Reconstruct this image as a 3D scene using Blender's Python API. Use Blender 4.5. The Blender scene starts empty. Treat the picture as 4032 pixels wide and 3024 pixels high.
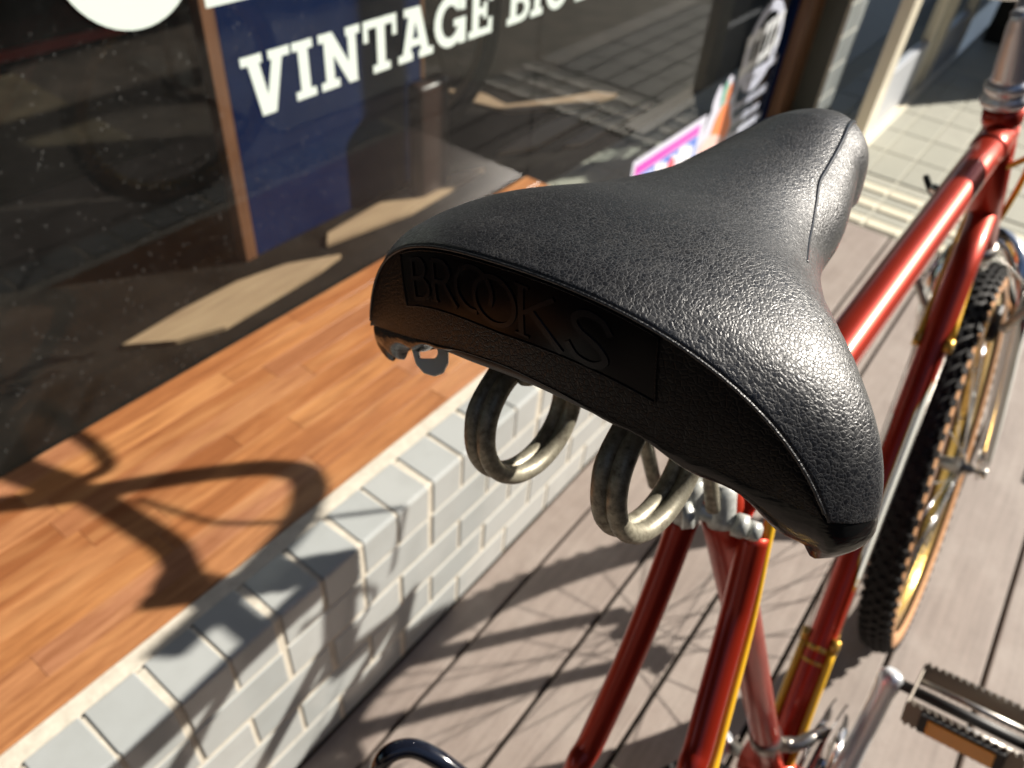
import bpy, bmesh, math, random
import numpy as np
from mathutils import Matrix, Vector
random.seed(7); rnd = random.Random(11)
C = bpy.context.scene.collection
SC = bpy.context.scene
# ---------------------------------------------------------------- camera
Rm = np.array([[0.60219199,-0.50507433,0.61827561],[-0.79513150,-0.44892199,0.40771921],[0.07162901,-0.73713565,-0.67193773]])
cd = bpy.data.cameras.new('camera'); cam = bpy.data.objects.new('camera', cd); C.objects.link(cam)
cr, cdn, cf = Rm[:,0], Rm[:,1], Rm[:,2]
cam.matrix_world = Matrix(((cr[0],-cdn[0],-cf[0],0),(cr[1],-cdn[1],-cf[1],0),(cr[2],-cdn[2],-cf[2],1.22),(0,0,0,1)))
cd.sensor_width = 36; cd.lens = 3030/4032*36; cd.clip_start = .01; cd.clip_end = 300
cd.dof.use_dof = True; cd.dof.focus_distance = .262; cd.dof.aperture_fstop = 11.5
SC.camera = cam
# ---------------------------------------------------------------- light
EL, AZ = math.radians(33), math.radians(-33)
sdir = Vector((math.cos(AZ)*math.cos(EL), math.sin(AZ)*math.cos(EL), math.sin(EL)))
w = bpy.data.worlds.new('World'); SC.world = w; w.use_nodes = True
nt = w.node_tree; nt.nodes.clear()
sky = nt.nodes.new('ShaderNodeTexSky'); sky.sky_type = 'NISHITA'; sky.sun_disc = False
sky.sun_elevation = EL; sky.sun_rotation = math.radians(123)
bg = nt.nodes.new('ShaderNodeBackground'); bg.inputs['Strength'].default_value = .05
ow = nt.nodes.new('ShaderNodeOutputWorld'); nt.links.new(sky.outputs[0], bg.inputs[0]); nt.links.new(bg.outputs[0], ow.inputs[0])
sl = bpy.data.lights.new('sun', 'SUN'); sl.energy = 5; sl.angle = math.radians(.53); sl.color = (1,.93,.83)
so = bpy.data.objects.new('sun', sl); C.objects.link(so); so.rotation_euler = sdir.to_track_quat('Z','Y').to_euler()
SC.view_settings.view_transform = 'Standard'; SC.view_settings.look = 'None'
SC.view_settings.exposure = 1.0; SC.view_settings.gamma = 1; SC.view_settings.use_curve_mapping = False
# ---------------------------------------------------------------- materials
def mat(name, col=(.5,.5,.5), rough=.5, metal=0, coat=0, spec=.5, coat_r=.05):
    m = bpy.data.materials.new(name); m.use_nodes = True; b = m.node_tree.nodes['Principled BSDF']
    b.inputs['Base Color'].default_value = (*col,1); b.inputs['Roughness'].default_value = rough
    b.inputs['Metallic'].default_value = metal; b.inputs['Coat Weight'].default_value = coat
    b.inputs['Coat Roughness'].default_value = coat_r; b.inputs['Specular IOR Level'].default_value = spec
    return m
def nd(m, t, **k):
    n = m.node_tree.nodes.new(t)
    for a,v in k.items(): setattr(n, a, v)
    return n
def lk(m, a, b): m.node_tree.links.new(a, b)
def B(m): return m.node_tree.nodes['Principled BSDF']
def coords(m, scale=(1,1,1), kind='Object', rnd_off=False):
    tc = nd(m,'ShaderNodeTexCoord'); mp = nd(m,'ShaderNodeMapping'); mp.inputs['Scale'].default_value = scale
    lk(m, tc.outputs[kind], mp.inputs['Vector'])
    if rnd_off:
        oi = nd(m,'ShaderNodeObjectInfo'); mu = nd(m,'ShaderNodeMath', operation='MULTIPLY'); mu.inputs[1].default_value = 37.
        cx = nd(m,'ShaderNodeCombineXYZ'); lk(m, oi.outputs['Random'], mu.inputs[0])
        for i in range(3): lk(m, mu.outputs[0], cx.inputs[i])
        lk(m, cx.outputs[0], mp.inputs['Location'])
    return mp.outputs[0]
def noise(m, vec, scale, detail=4, rough=.55):
    n = nd(m,'ShaderNodeTexNoise'); n.inputs['Scale'].default_value = scale; n.inputs['Detail'].default_value = detail
    n.inputs['Roughness'].default_value = rough
    if vec is not None: lk(m, vec, n.inputs['Vector'])
    return n.outputs['Fac']
def ramp(m, fac, stops):
    r = nd(m,'ShaderNodeValToRGB'); e = r.color_ramp.elements
    while len(e) < len(stops): e.new(.5)
    for i,(p,c) in enumerate(stops):
        e[i].position = p; e[i].color = (*c,1) if len(c)==3 else c
    lk(m, fac, r.inputs[0]); return r.outputs[0]
def mix(m, fac, a, b, mode='MIX'):
    n = nd(m,'ShaderNodeMix'); n.data_type='RGBA'; n.blend_type = mode
    for s,v in ((n.inputs[0],fac),(n.inputs[6],a),(n.inputs[7],b)):
        if isinstance(v,(int,float)): s.default_value = v
        elif isinstance(v,tuple): s.default_value = (*v,1)
        else: lk(m, v, s)
    return n.outputs[2]
def bump(m, h, strength=.3, dist=.001, target='Normal'):
    b = nd(m,'ShaderNodeBump'); b.inputs['Strength'].default_value = strength; b.inputs['Distance'].default_value = dist
    lk(m, h, b.inputs['Height']); lk(m, b.outputs[0], B(m).inputs[target]); return b
def rndcol(m, stops):
    oi = nd(m,'ShaderNodeObjectInfo'); return ramp(m, oi.outputs['Random'], stops)

M = {}
# pebbled vinyl
m = M['vinyl'] = mat('black_pebbled_vinyl', (.008,.009,.012), .32, spec=.7)
v = coords(m)
nz = nd(m,'ShaderNodeTexNoise'); nz.inputs['Scale'].default_value = 420; nz.inputs['Detail'].default_value = 2; lk(m, v, nz.inputs['Vector'])
ml = nd(m,'ShaderNodeVectorMath', operation='SCALE'); lk(m, nz.outputs['Color'], ml.inputs[0]); ml.inputs['Scale'].default_value = .0022
ad = nd(m,'ShaderNodeVectorMath', operation='ADD'); lk(m, v, ad.inputs[0]); lk(m, ml.outputs[0], ad.inputs[1])
vo = nd(m,'ShaderNodeTexVoronoi', feature='DISTANCE_TO_EDGE'); vo.inputs['Scale'].default_value = 720; lk(m, ad.outputs[0], vo.inputs['Vector'])
hh = ramp(m, vo.outputs['Distance'], [(0,(0,0,0)),(.16,(.75,.75,.75)),(.45,(1,1,1))])
vo2 = nd(m,'ShaderNodeTexVoronoi', feature='F1'); vo2.inputs['Scale'].default_value = 720; lk(m, ad.outputs[0], vo2.inputs['Vector'])
cellr = nd(m,'ShaderNodeSeparateColor'); lk(m, vo2.outputs['Color'], cellr.inputs[0])
hsum = nd(m,'ShaderNodeMath', operation='MULTIPLY_ADD'); lk(m, cellr.outputs[0], hsum.inputs[0]); hsum.inputs[1].default_value = .35; lk(m, hh, hsum.inputs[2])
bump(m, hsum.outputs[0], .40, .00026)
dust = ramp(m, noise(m, v, 26, 6, .7), [(.50,(0,0,0)),(.78,(1,1,1))])
fine = ramp(m, noise(m, v, 900, 2), [(.45,(0,0,0)),(.7,(1,1,1))])
dm = nd(m,'ShaderNodeMath', operation='MULTIPLY'); lk(m, dust, dm.inputs[0]); lk(m, fine, dm.inputs[1])
crev = ramp(m, vo.outputs['Distance'], [(0,(.050,.051,.054)),(.09,(.0075,.0085,.0115))])
lk(m, mix(m, dm.outputs[0], crev, (.075,.072,.068)), B(m).inputs['Base Color'])
lk(m, ramp(m, cellr.outputs[1], [(0,(.33,.33,.33)),(1,(.50,.50,.50))]), B(m).inputs['Roughness'])
# gentler grain for the back
m = M['vinyl_back'] = mat('black_pebbled_vinyl_back', (.0025,.0025,.0035), .38, spec=.14)
v = coords(m); nz = noise(m, v, 300, 3)
vo = nd(m,'ShaderNodeTexVoronoi', feature='DISTANCE_TO_EDGE'); vo.inputs['Scale'].default_value = 560; lk(m, v, vo.inputs['Vector'])
bump(m, ramp(m, vo.outputs['Distance'], [(0,(0,0,0)),(.15,(1,1,1))]), .5, .0003)
m = M['badge'] = mat('smooth_black_plastic', (.002,.002,.003), .2, spec=.09)
v = coords(m); bump(m, noise(m, v, 60, 2), .08, .001)
M['seam'] = mat('moulded_seam', (.008,.011,.018), .3, spec=.5)
M['embossed'] = mat('embossed_black_plastic', (.004,.004,.006), .26, spec=.16)
m = M['skirt'] = mat('black_glossy_skirt', (.007,.007,.007), .2, spec=.4)
v = coords(m, (1,1,3)); bump(m, noise(m, v, 70, 3), .35, .0015)
m = M['steel'] = mat('tarnished_spring_steel', (.27,.25,.20), .42, metal=.45)
v = coords(m); n1 = noise(m, v, 240, 5, .7)
lk(m, ramp(m, n1, [(.3,(.12,.10,.07)),(.5,(.27,.25,.19)),(.7,(.40,.37,.28))]), B(m).inputs['Base Color'])
lk(m, ramp(m, n1, [(.3,(.6,.6,.6)),(.7,(.33,.33,.33))]), B(m).inputs['Roughness']); bump(m, n1, .35, .0004)
m = M['galv'] = mat('galvanised_clamp_steel', (.52,.53,.50), .4, metal=.3)
v = coords(m); n1 = noise(m, v, 180, 4, .7); lk(m, ramp(m, n1, [(.3,(.34,.35,.32)),(.7,(.62,.63,.6))]), B(m).inputs['Base Color']); bump(m, n1, .25, .0004)
m = M['red'] = mat('candy_red_paint', (.5,.03,.01), .38, metal=.6, coat=.45, coat_r=.10)
v = coords(m); lk(m, ramp(m, noise(m, v, 9, 3), [(.3,(.34,.020,.008)),(.7,(.50,.036,.011))]), B(m).inputs['Base Color'])
bump(m, noise(m, v, 1500, 2), .05, .0002)
m = M['polished'] = mat('polished_alloy', (.78,.80,.83), .33, metal=.6)
M['gold_paint'] = mat('gold_paint', (.62,.36,.05), .3, metal=.6, coat=.6)
m = M['yellow'] = mat('yellow_cable_housing', (.80,.45,.02), .28, coat=.4)
m = M['gold'] = mat('gold_anodised_rim', (.78,.50,.13), .24, metal=1)
v = coords(m); lk(m, ramp(m, noise(m, v, 30, 5), [(.3,(.55,.33,.07)),(.7,(.85,.58,.2))]), B(m).inputs['Base Color'])
m = M['chrome'] = mat('chrome', (.72,.72,.72), .1, metal=1)
v = coords(m); lk(m, ramp(m, noise(m, v, 60, 5, .7), [(.35,(.16,.16,.16)),(.75,(.06,.06,.06))]), B(m).inputs['Roughness'])
M['pedalmetal'] = mat('weathered_pedal_steel', (.20,.175,.145), .45, metal=.6)
m = M['dull_alloy'] = mat('dull_alloy', (.45,.44,.41), .35, metal=.9)
v = coords(m); n1=noise(m, v, 90, 4); lk(m, ramp(m, n1, [(.3,(.3,.27,.24)),(.7,(.58,.56,.52))]), B(m).inputs['Base Color'])
M['gum'] = mat('tan_gum_sidewall', (.50,.26,.12), .5)
M['darkgum'] = mat('dark_tan_rim', (.13,.085,.045), .6)
m = M['rubber'] = mat('tyre_rubber', (.014,.013,.012), .65, spec=.25)
v = coords(m); lk(m, ramp(m, noise(m, v, 60, 4), [(.3,(.005,.005,.005)),(.75,(.018,.016,.015))]), B(m).inputs['Base Color']); bump(m, noise(m, v, 200,3), .3, .0006)
M['blackgloss'] = mat('glossy_black_tube', (.008,.010,.018), .14, coat=.5)
v = coords(M['blackgloss']); bump(M['blackgloss'], noise(M['blackgloss'], v, 150, 3), .05, .0006)
M['blackmat'] = mat('matte_black_plastic', (.012,.011,.010), .5)
M['amber'] = mat('amber_reflector', (.80,.34,.02), .15, coat=.8)
v = coords(M['amber']); wv = nd(M['amber'],'ShaderNodeTexWave'); wv.inputs['Scale'].default_value=90; lk(M['amber'], v, wv.inputs['Vector']); bump(M['amber'], wv.outputs['Fac'], .5, .001)
M['tealc'] = mat('pale_teal_cable', (.30,.50,.47), .4)
M['cream'] = mat('cream_plastic', (.90,.84,.70), .4)
B(M['cream']).inputs['Subsurface Weight'].default_value=.6; B(M['cream']).inputs['Subsurface Radius'].default_value=(.004,.003,.002)
m = M['decal'] = mat('cream_white_decal', (.72,.74,.68), .3, coat=.5)
# tile glaze
m = M['tile'] = mat('pale_grey_glazed_tile', (.42,.45,.45), .22, coat=.25)
v = coords(m, rnd_off=True); n1 = noise(m, v, 14, 5, .6)
base = rndcol(m, [(0,(.365,.385,.380)),(.5,(.39,.41,.405)),(1,(.415,.43,.42))])
lk(m, mix(m, ramp(m, n1, [(.45,(0,0,0)),(.8,(.5,.5,.5))]), base, (.29,.30,.285)), B(m).inputs['Base Color'])
bump(m, noise(m, v, 30, 3), .12, .002)
m = M['grout'] = mat('beige_grout', (.46,.42,.345), .8)
v = coords(m); n1 = noise(m, v, 60, 6, .7); lk(m, ramp(m, n1, [(.3,(.46,.42,.345)),(.7,(.66,.61,.51))]), B(m).inputs['Base Color']); bump(m, n1, .6, .0015)
# wood
m = M['wood'] = mat('oiled_orange_hardwood', (.5,.2,.06), .3, coat=.25, coat_r=.2)
v = coords(m, (2.6,34,34), rnd_off=True); n1 = noise(m, v, 3.6, 8, .7)
v2 = coords(m, (1,7,7), rnd_off=True); n2 = noise(m, v2, 5, 4)
base = rndcol(m, [(0,(.27,.100,.036)),(.3,(.40,.165,.060)),(.6,(.47,.215,.080)),(.85,(.40,.185,.095)),(1,(.32,.130,.052))])
c1 = mix(m, ramp(m, n1, [(.38,(0,0,0)),(.72,(1,1,1))]), base, (.20,.070,.026)); 
c2 = mix(m, ramp(m, n2, [(.5,(0,0,0)),(.75,(.55,.55,.55))]), c1, (.56,.29,.12))
lk(m, c2, B(m).inputs['Base Color']); bump(m, n1, .12, .001)
m = M['darkwood'] = mat('dark_brown_timber', (.13,.055,.022), .5)
v = coords(m, (20,20,2)); lk(m, ramp(m, noise(m, v, 2, 5), [(.3,(.085,.034,.014)),(.7,(.17,.075,.03))]), B(m).inputs['Base Color'])
m = M['orangewood'] = mat('orange_brown_timber', (.28,.12,.05), .5)
v = coords(m, (20,20,2)); lk(m, ramp(m, noise(m, v, 2, 5), [(.3,(.10,.040,.018)),(.7,(.17,.072,.032))]), B(m).inputs['Base Color'])
m = M['tan_sunlit'] = mat('tan_sun_patch_paint', (.42,.27,.15), .55)  # tan colour painted as sunlight on the shop floor
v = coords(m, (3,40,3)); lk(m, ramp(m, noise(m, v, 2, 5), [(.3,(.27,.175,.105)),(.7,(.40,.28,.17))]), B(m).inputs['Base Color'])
m = M['deck'] = mat('taupe_composite_deck', (.3,.24,.2), .7)
v = coords(m, (3,60,60), rnd_off=True); v2 = coords(m, rnd_off=True)
n1 = noise(m, v, 1.6, 7, .7); n2 = noise(m, v2, 6, 6, .7); n3 = noise(m, v2, 90, 4, .7)
base = rndcol(m, [(0,(.235,.190,.162)),(1,(.275,.225,.195))])
c1 = mix(m, ramp(m, n1, [(.38,(0,0,0)),(.66,(.75,.75,.75))]), base, (.165,.130,.11))
c2 = mix(m, ramp(m, n2, [(.42,(0,0,0)),(.70,(.6,.6,.6))]), c1, (.34,.295,.26))
c3 = mix(m, ramp(m, n3, [(.5,(0,0,0)),(.8,(.4,.4,.4))]), c2, (.16,.125,.105))
lk(m, c3, B(m).inputs['Base Color']); bump(m, n1, .35, .0015)
M['dark'] = mat('dark_void', (.012,.010,.009), .8, spec=.02)
m = M['asphalt'] = mat('brown_grey_asphalt', (.14,.12,.095), .85)
v = coords(m); n1 = noise(m, v, 140, 4, .8); n2 = noise(m, v, 2.5, 5)
c = mix(m, ramp(m, n2, [(.35,(0,0,0)),(.7,(1,1,1))]), (.10,.085,.07), (.2,.165,.12)); lk(m, mix(m, .45, c, ramp(m, n1, [(.35,(.04,.035,.03)),(.7,(.26,.23,.19))])), B(m).inputs['Base Color']); bump(m, n1, .6, .004)
m = M['paver'] = mat('beige_grey_paving_tile', (.40,.395,.33), .6)
v = coords(m, rnd_off=True); n1 = noise(m, v, 30, 6, .7)
lk(m, mix(m, ramp(m, n1, [(.4,(0,0,0)),(.75,(.5,.5,.5))]), rndcol(m, [(0,(.295,.295,.245)),(1,(.345,.34,.285))]), (.24,.24,.20)), B(m).inputs['Base Color'])
M['cream_tile'] = mat('cream_nosing_tile', (.62,.58,.45), .5)
M['paver_joint'] = mat('pale_joint_mortar', (.40,.39,.32), .8)
M['frame_cream'] = mat('cream_aluminium_frame', (.74,.68,.54), .35, coat=.3)
M['frame_grey'] = mat('pale_grey_aluminium', (.42,.44,.47), .35)
M['redpaint'] = mat('red_painted_kerb', (.45,.03,.02), .5)
m = M['blue'] = mat('navy_blue_board', (.010,.028,.095), .6, spec=.02)
v = coords(m); lk(m, ramp(m, noise(m, v, 8, 5), [(.3,(.0022,.008,.038)),(.7,(.0045,.013,.052))]), B(m).inputs['Base Color'])
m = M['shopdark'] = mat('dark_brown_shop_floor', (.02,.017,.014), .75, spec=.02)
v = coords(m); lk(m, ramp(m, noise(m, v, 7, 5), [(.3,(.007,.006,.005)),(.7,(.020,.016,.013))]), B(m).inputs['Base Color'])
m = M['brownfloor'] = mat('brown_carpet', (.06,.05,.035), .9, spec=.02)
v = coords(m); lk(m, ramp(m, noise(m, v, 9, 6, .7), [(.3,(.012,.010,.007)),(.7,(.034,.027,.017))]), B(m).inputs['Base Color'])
M['bagbrown'] = mat('dark_brown_leather', (.028,.014,.010), .35, spec=.3)
M['interior'] = mat('dark_blocker_paint', (.03,.03,.028), .8, spec=.02)
M['darkpanel'] = mat('dark_green_grey_panel', (.045,.048,.040), .5); M['blocker_grey'] = mat('grey_sky_blocker_paint', (.09,.088,.085), .8); M['blocker_brown'] = mat('brown_sky_blocker_paint', (.06,.045,.035), .8)
M['vinyl_white'] = mat('mint_white_window_vinyl', (.62,.72,.68), .4)
M['lav'] = mat('lavender_white_decal', (.60,.62,.74), .4)
M['whiteprint'] = mat('white_print', (.85,.86,.88), .4)
M['magenta'] = mat('magenta_print', (.62,.05,.46), .4)
M['bluep'] = mat('blue_print', (.08,.18,.62), .4)
M['redp'] = mat('red_print', (.8,.08,.12), .4)
M['orangep'] = mat('orange_print', (.85,.24,.08), .4)
M['greenp'] = mat('green_print', (.20,.45,.36), .4)
M['pinkp'] = mat('pale_pink_print', (.8,.55,.5), .4)
# dusty clear glass
def glassmat(name, tint=(.9,.93,.92), dusty=True):
    m = bpy.data.materials.new(name); m.use_nodes = True; t = m.node_tree; t.nodes.clear()
    o = nd(m,'ShaderNodeOutputMaterial'); tr = nd(m,'ShaderNodeBsdfTransparent'); tr.inputs[0].default_value = (*tint,1)
    gl = nd(m,'ShaderNodeBsdfGlossy'); gl.inputs['Roughness'].default_value = .015; gl.inputs['Color'].default_value=(1,1,1,1)
    ge = nd(m,'ShaderNodeNewGeometry'); dp = nd(m,'ShaderNodeVectorMath', operation='DOT_PRODUCT'); lk(m, ge.outputs['Normal'], dp.inputs[0]); lk(m, ge.outputs['Incoming'], dp.inputs[1])
    ab = nd(m,'ShaderNodeMath', operation='ABSOLUTE'); lk(m, dp.outputs['Value'], ab.inputs[0])
    om = nd(m,'ShaderNodeMath', operation='SUBTRACT'); om.inputs[0].default_value = 1; lk(m, ab.outputs[0], om.inputs[1])
    pw = nd(m,'ShaderNodeMath', operation='POWER'); lk(m, om.outputs[0], pw.inputs[0]); pw.inputs[1].default_value = 5
    fr = nd(m,'ShaderNodeMath', operation='MULTIPLY_ADD'); lk(m, pw.outputs[0], fr.inputs[0]); fr.inputs[1].default_value = .5; fr.inputs[2].default_value = .018
    mx = nd(m,'ShaderNodeMixShader'); lk(m, fr.outputs[0], mx.inputs[0]); lk(m, tr.outputs[0], mx.inputs[1]); lk(m, gl.outputs[0], mx.inputs[2])
    last = mx.outputs[0]
    if dusty:
        df = nd(m,'ShaderNodeBsdfDiffuse'); df.inputs[0].default_value = (.55,.56,.55,1)
        v = coords(m, (1,1,.75)); vo = nd(m,'ShaderNodeTexVoronoi'); vo.inputs['Scale'].default_value = 120; vo.inputs['Randomness'].default_value = 1; lk(m, v, vo.inputs['Vector'])
        sp = ramp(m, vo.outputs['Distance'], [(.04,(1,1,1)),(.22,(0,0,0))])
        s2 = nd(m,'ShaderNodeSeparateColor'); lk(m, vo.outputs['Color'], s2.inputs[0])
        sel = ramp(m, s2.outputs[0], [(.30,(0,0,0)),(1,(.16,.16,.16))])
        film = ramp(m, noise(m, v, 5, 6, .7), [(.35,(.004,.004,.004)),(.75,(.016,.016,.016))])
        mu = nd(m,'ShaderNodeMath', operation='MULTIPLY'); lk(m, sp, mu.inputs[0]); lk(m, sel, mu.inputs[1])
        aa = nd(m,'ShaderNodeMath', operation='ADD'); lk(m, mu.outputs[0], aa.inputs[0]); lk(m, film, aa.inputs[1])
        m2 = nd(m,'ShaderNodeMixShader'); lk(m, aa.outputs[0], m2.inputs[0]); lk(m, last, m2.inputs[1]); lk(m, df.outputs[0], m2.inputs[2]); last = m2.outputs[0]
    lk(m, last, o.inputs[0]); return m
M['glass'] = glassmat('dusty_window_glass')
M['glass2'] = glassmat('door_glass', (.8,.83,.85), False)

# ---------------------------------------------------------------- helpers
def link(o, parent=None):
    C.objects.link(o)
    if parent: o.parent = parent
    return o
def tag(o, label=None, cat=None, group=None, kind=None):
    if label: o['label'] = label
    if cat: o['category'] = cat
    if group: o['group'] = group
    if kind: o['kind'] = kind
    return o
def empty(name, loc=(0,0,0)):
    o = bpy.data.objects.new(name, None); o.empty_display_size = .1; o.location = loc; return link(o)
def mesh(name, vs, fs, m, parent=None, smooth=False):
    me = bpy.data.meshes.new(name); me.from_pydata([tuple(float(c) for c in v) for v in vs], [], fs); me.update()
    if smooth: me.polygons.foreach_set('use_smooth', [True]*len(me.polygons))
    me.materials.append(m if not isinstance(m, str) else M[m]); return link(bpy.data.objects.new(name, me), parent)
def frombm(name, bm, m, parent=None, smooth=False):
    bmesh.ops.recalc_face_normals(bm, faces=bm.faces)
    me = bpy.data.meshes.new(name); bm.to_mesh(me); bm.free()
    if smooth: me.polygons.foreach_set('use_smooth', [True]*len(me.polygons))
    me.materials.append(M[m] if isinstance(m,str) else m); return link(bpy.data.objects.new(name, me), parent)
def bmbox(bm, x0,x1,y0,y1,z0,z1, bev=0, segs=2):
    vs = [bm.verts.new((x,y,z)) for x in (x0,x1) for y in (y0,y1) for z in (z0,z1)]
    f = [(0,1,3,2),(4,6,7,5),(0,4,5,1),(2,3,7,6),(0,2,6,4),(1,5,7,3)]
    fs = [bm.faces.new([vs[i] for i in q]) for q in f]
    if bev:
        es = list({e for fa in fs for e in fa.edges}); bmesh.ops.bevel(bm, geom=es, offset=bev, segments=segs, profile=.5, affect='EDGES')
def box(name, x0,x1,y0,y1,z0,z1, m, parent=None, bev=0, smooth=False):
    bm = bmesh.new(); bmbox(bm,x0,x1,y0,y1,z0,z1,bev); return frombm(name,bm,m,parent,smooth)
def copy(o, parent=None, name=None):
    c = o.copy()
    if name: c.name = name
    C.objects.link(c); c.parent = parent if parent else o.parent; return c
def catmull(pts, n=8, closed=False):
    P = [np.array(p,float) for p in pts]; out = []
    N = len(P); rng = range(N if closed else N-1)
    for i in rng:
        p0 = P[(i-1)%N] if (closed or i>0) else 2*P[0]-P[1]
        p1, p2 = P[i], P[(i+1)%N]
        p3 = P[(i+2)%N] if (closed or i+2<N) else 2*P[-1]-P[-2]
        for k in range(n):
            t = k/n; out.append(.5*((2*p1)+(-p0+p2)*t+(2*p0-5*p1+4*p2-p3)*t*t+(-p0+3*p1-3*p2+p3)*t**3))
    if not closed: out.append(P[-1])
    return out
def tube_data(path, r, seg=16, closed=False, caps=True, sy=1.):
    P = [np.array(p,float) for p in path]; n = len(P); vs=[]; fs=[]
    T = []
    for i in range(n):
        a = P[(i-1)%n] if (closed or i>0) else P[0]; b = P[(i+1)%n] if (closed or i<n-1) else P[-1]
        t = b-a; T.append(t/ (np.linalg.norm(t)+1e-12))
    u = np.cross(T[0], [0,0,1.]);
    if np.linalg.norm(u) < .1: u = np.cross(T[0], [0,1.,0])
    u /= np.linalg.norm(u)
    for i in range(n):
        u = u - T[i]*u.dot(T[i]); u /= np.linalg.norm(u); v = np.cross(T[i], u)
        ri = r[i] if hasattr(r,'__len__') else r
        for k in range(seg):
            a = 2*math.pi*k/seg; vs.append(P[i] + ri*(math.cos(a)*u + sy*math.sin(a)*v))
    for i in range(n if closed else n-1):
        j = (i+1)%n
        for k in range(seg):
            l = (k+1)%seg; fs.append((i*seg+k, i*seg+l, j*seg+l, j*seg+k))
    if caps and not closed:
        fs.append(tuple(range(seg))[::-1]); fs.append(tuple((n-1)*seg+k for k in range(seg)))
    return vs, fs
def tube(name, path, r, m, parent=None, seg=16, closed=False, caps=True, sy=1.):
    vs, fs = tube_data(path, r, seg, closed, caps, sy)
    o = mesh(name, vs, fs, m, parent)
    me = o.data; me.polygons.foreach_set('use_smooth', [len(p.vertices)==4 for p in me.polygons]); return o
def lathe_y(prof, seg=48):      # profile (r, y) closed loop revolved about the y axis, in x-z plane
    vs=[];fs=[];n=len(prof)
    for k in range(seg):
        a=2*math.pi*k/seg
        for r,y in prof: vs.append((r*math.cos(a), y, r*math.sin(a)))
    for k in range(seg):
        l=(k+1)%seg
        for i in range(n):
            j=(i+1)%n; fs.append((k*n+i,k*n+j,l*n+j,l*n+i))
    return vs,fs

# ================================================================= SETTING
# deck of composite boards
deck = box('deck', -3, 2.49, -.49, .91, -.10, -.032, 'dark'); tag(deck, kind='structure')
y_edges = [.3976-.1471*k for k in range(0,7)]
bm = bmesh.new(); bmbox(bm, 0,5.48, 0,.1398, -.028, 0, .003); 
b0 = frombm('deck_board', bm, 'deck', deck); b0.location = (-2.995, y_edges[0]-.1435, 0)
for k in range(1,6):
    c = copy(b0, deck, 'deck_board'); c.location = (-2.995, y_edges[0]-.1435-.1471*k, 0)
first = box('deck_board', -2.995, 2.485, .4005, .464, -.028, 0, 'deck', deck, .0022)
for k in range(3):
    c = copy(b0, deck, 'deck_board'); c.scale = (.2,1,1); c.location = (1.38, .4675+.1471*k, 0)
# road beyond the deck, to the horizon
road = mesh('road', [(-60,-60,-.012),(60,-60,-.012),(60,-.49,-.012),(-60,-.49,-.012)], [(0,1,2,3)], 'asphalt'); tag(road, kind='structure')
ground = mesh('ground', [(-60,-.49,-.11),(60,-.49,-.11),(60,60,-.11),(-60,60,-.11)], [(0,1,2,3)], 'dark'); tag(ground, kind='structure')
kerb = box('red_kerb', -4, 8, -1.62, -1.52, -.011, .10, 'redpaint', bev=.01); tag(kerb, 'red painted kerb running along the far side of the road', 'kerb')
# paving of the neighbouring entrance
pav = box('paving', 2.495, 6.5, -3.0, .90, -.09, -.003, 'paver_joint'); tag(pav, kind='structure')
bm = bmesh.new(); bmbox(bm, 0,.2275, 0,.1095, -.01, .002, .002)
p0 = frombm('paving_tile', bm, 'paver', pav); first_p = True
for i in range(6):
    for j in range(-4, 4):
        x, y = 2.90+.2340*i, .352+.1165*j
        if first_p: p0.location = (x,y,0); first_p = False
        else: c = copy(p0, pav, 'paving_tile'); c.location = (x,y,0)
bm = bmesh.new(); bmbox(bm, 0,.054, 0,.1085, -.01, .003, .003); n0 = frombm('nosing_tile', bm, 'cream_tile', pav); q=True
bm = bmesh.new(); bmbox(bm, 0,.050, 0,.1085, -.01, .000, .001); n1_ = frombm('nosing_tile', bm, 'paver', pav); q1=True
for i in range(6):
    for j in range(-4, 4):
        x, y = 2.505+.0645*i, .352+.1165*j
        if i%2==0:
            if q: n0.location=(x,y,0); q=False
            else: copy(n0, pav, 'nosing_tile').location=(x,y,0)
        else:
            if q1: n1_.location=(x,y,0); q1=False
            else: copy(n1_, pav, 'nosing_tile').location=(x,y,0)
# pale kerb slab at the right, nearer than the paving
slab = box('pavement', 1.62, 2.487, -3, -.30, -.011, .006, 'paver', bev=.004); tag(slab, kind='structure')

# ---- tiled sill wall
wall = empty('sill_wall', (0,.51,0)); tag(wall, 'low wall of pale grey glazed tiles carrying the orange timber window sill', 'wall')
W0 = (0,-.51,0)
def wpart(o): o.location = Vector(o.location)+Vector(W0); return o
WX0, WX1 = -1.2, 1.36
wpart(box('mortar', WX0, WX1-.003, .4685, .905, 0, .3795, 'grout', wall))
wpart(box('joint_mortar', WX0+.001, WX1-.004, .4668, .5348, .001, .3842, 'grout', wall, .004))
wpart(box('grout_strip', WX0, WX1-.003, .535, .560, .3797, .3838, 'grout', wall, .0012))
bm = bmesh.new()     # cap tile: L-shaped nosing tile with a rounded arris
prof = []
R_=.006
for a in np.linspace(0, math.pi/2, 5): prof.append((.465+R_-R_*math.sin(math.pi/2-a)*1.0, .386-R_+R_*math.sin(a)))
prof = [(.465,.3185),(.465,.386-R_)]+[(.465+R_-R_*math.cos(a), .386-R_+R_*math.sin(a)) for a in np.linspace(.2,math.pi/2-.2,4)]+[(.465+R_,.386),(.5345,.386),(.5355,.385),(.5355,.376),(.475,.376),(.475,.3175),(.466,.3175)]
L_=.0590
va=[bm.verts.new((0,y,z)) for y,z in prof]; vb=[bm.verts.new((L_,y,z)) for y,z in prof]; n=len(prof)
for i in range(n): bm.faces.new((va[i],va[(i+1)%n],vb[(i+1)%n],vb[i]))
bm.faces.new(va[::-1]); bm.faces.new(vb)
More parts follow.
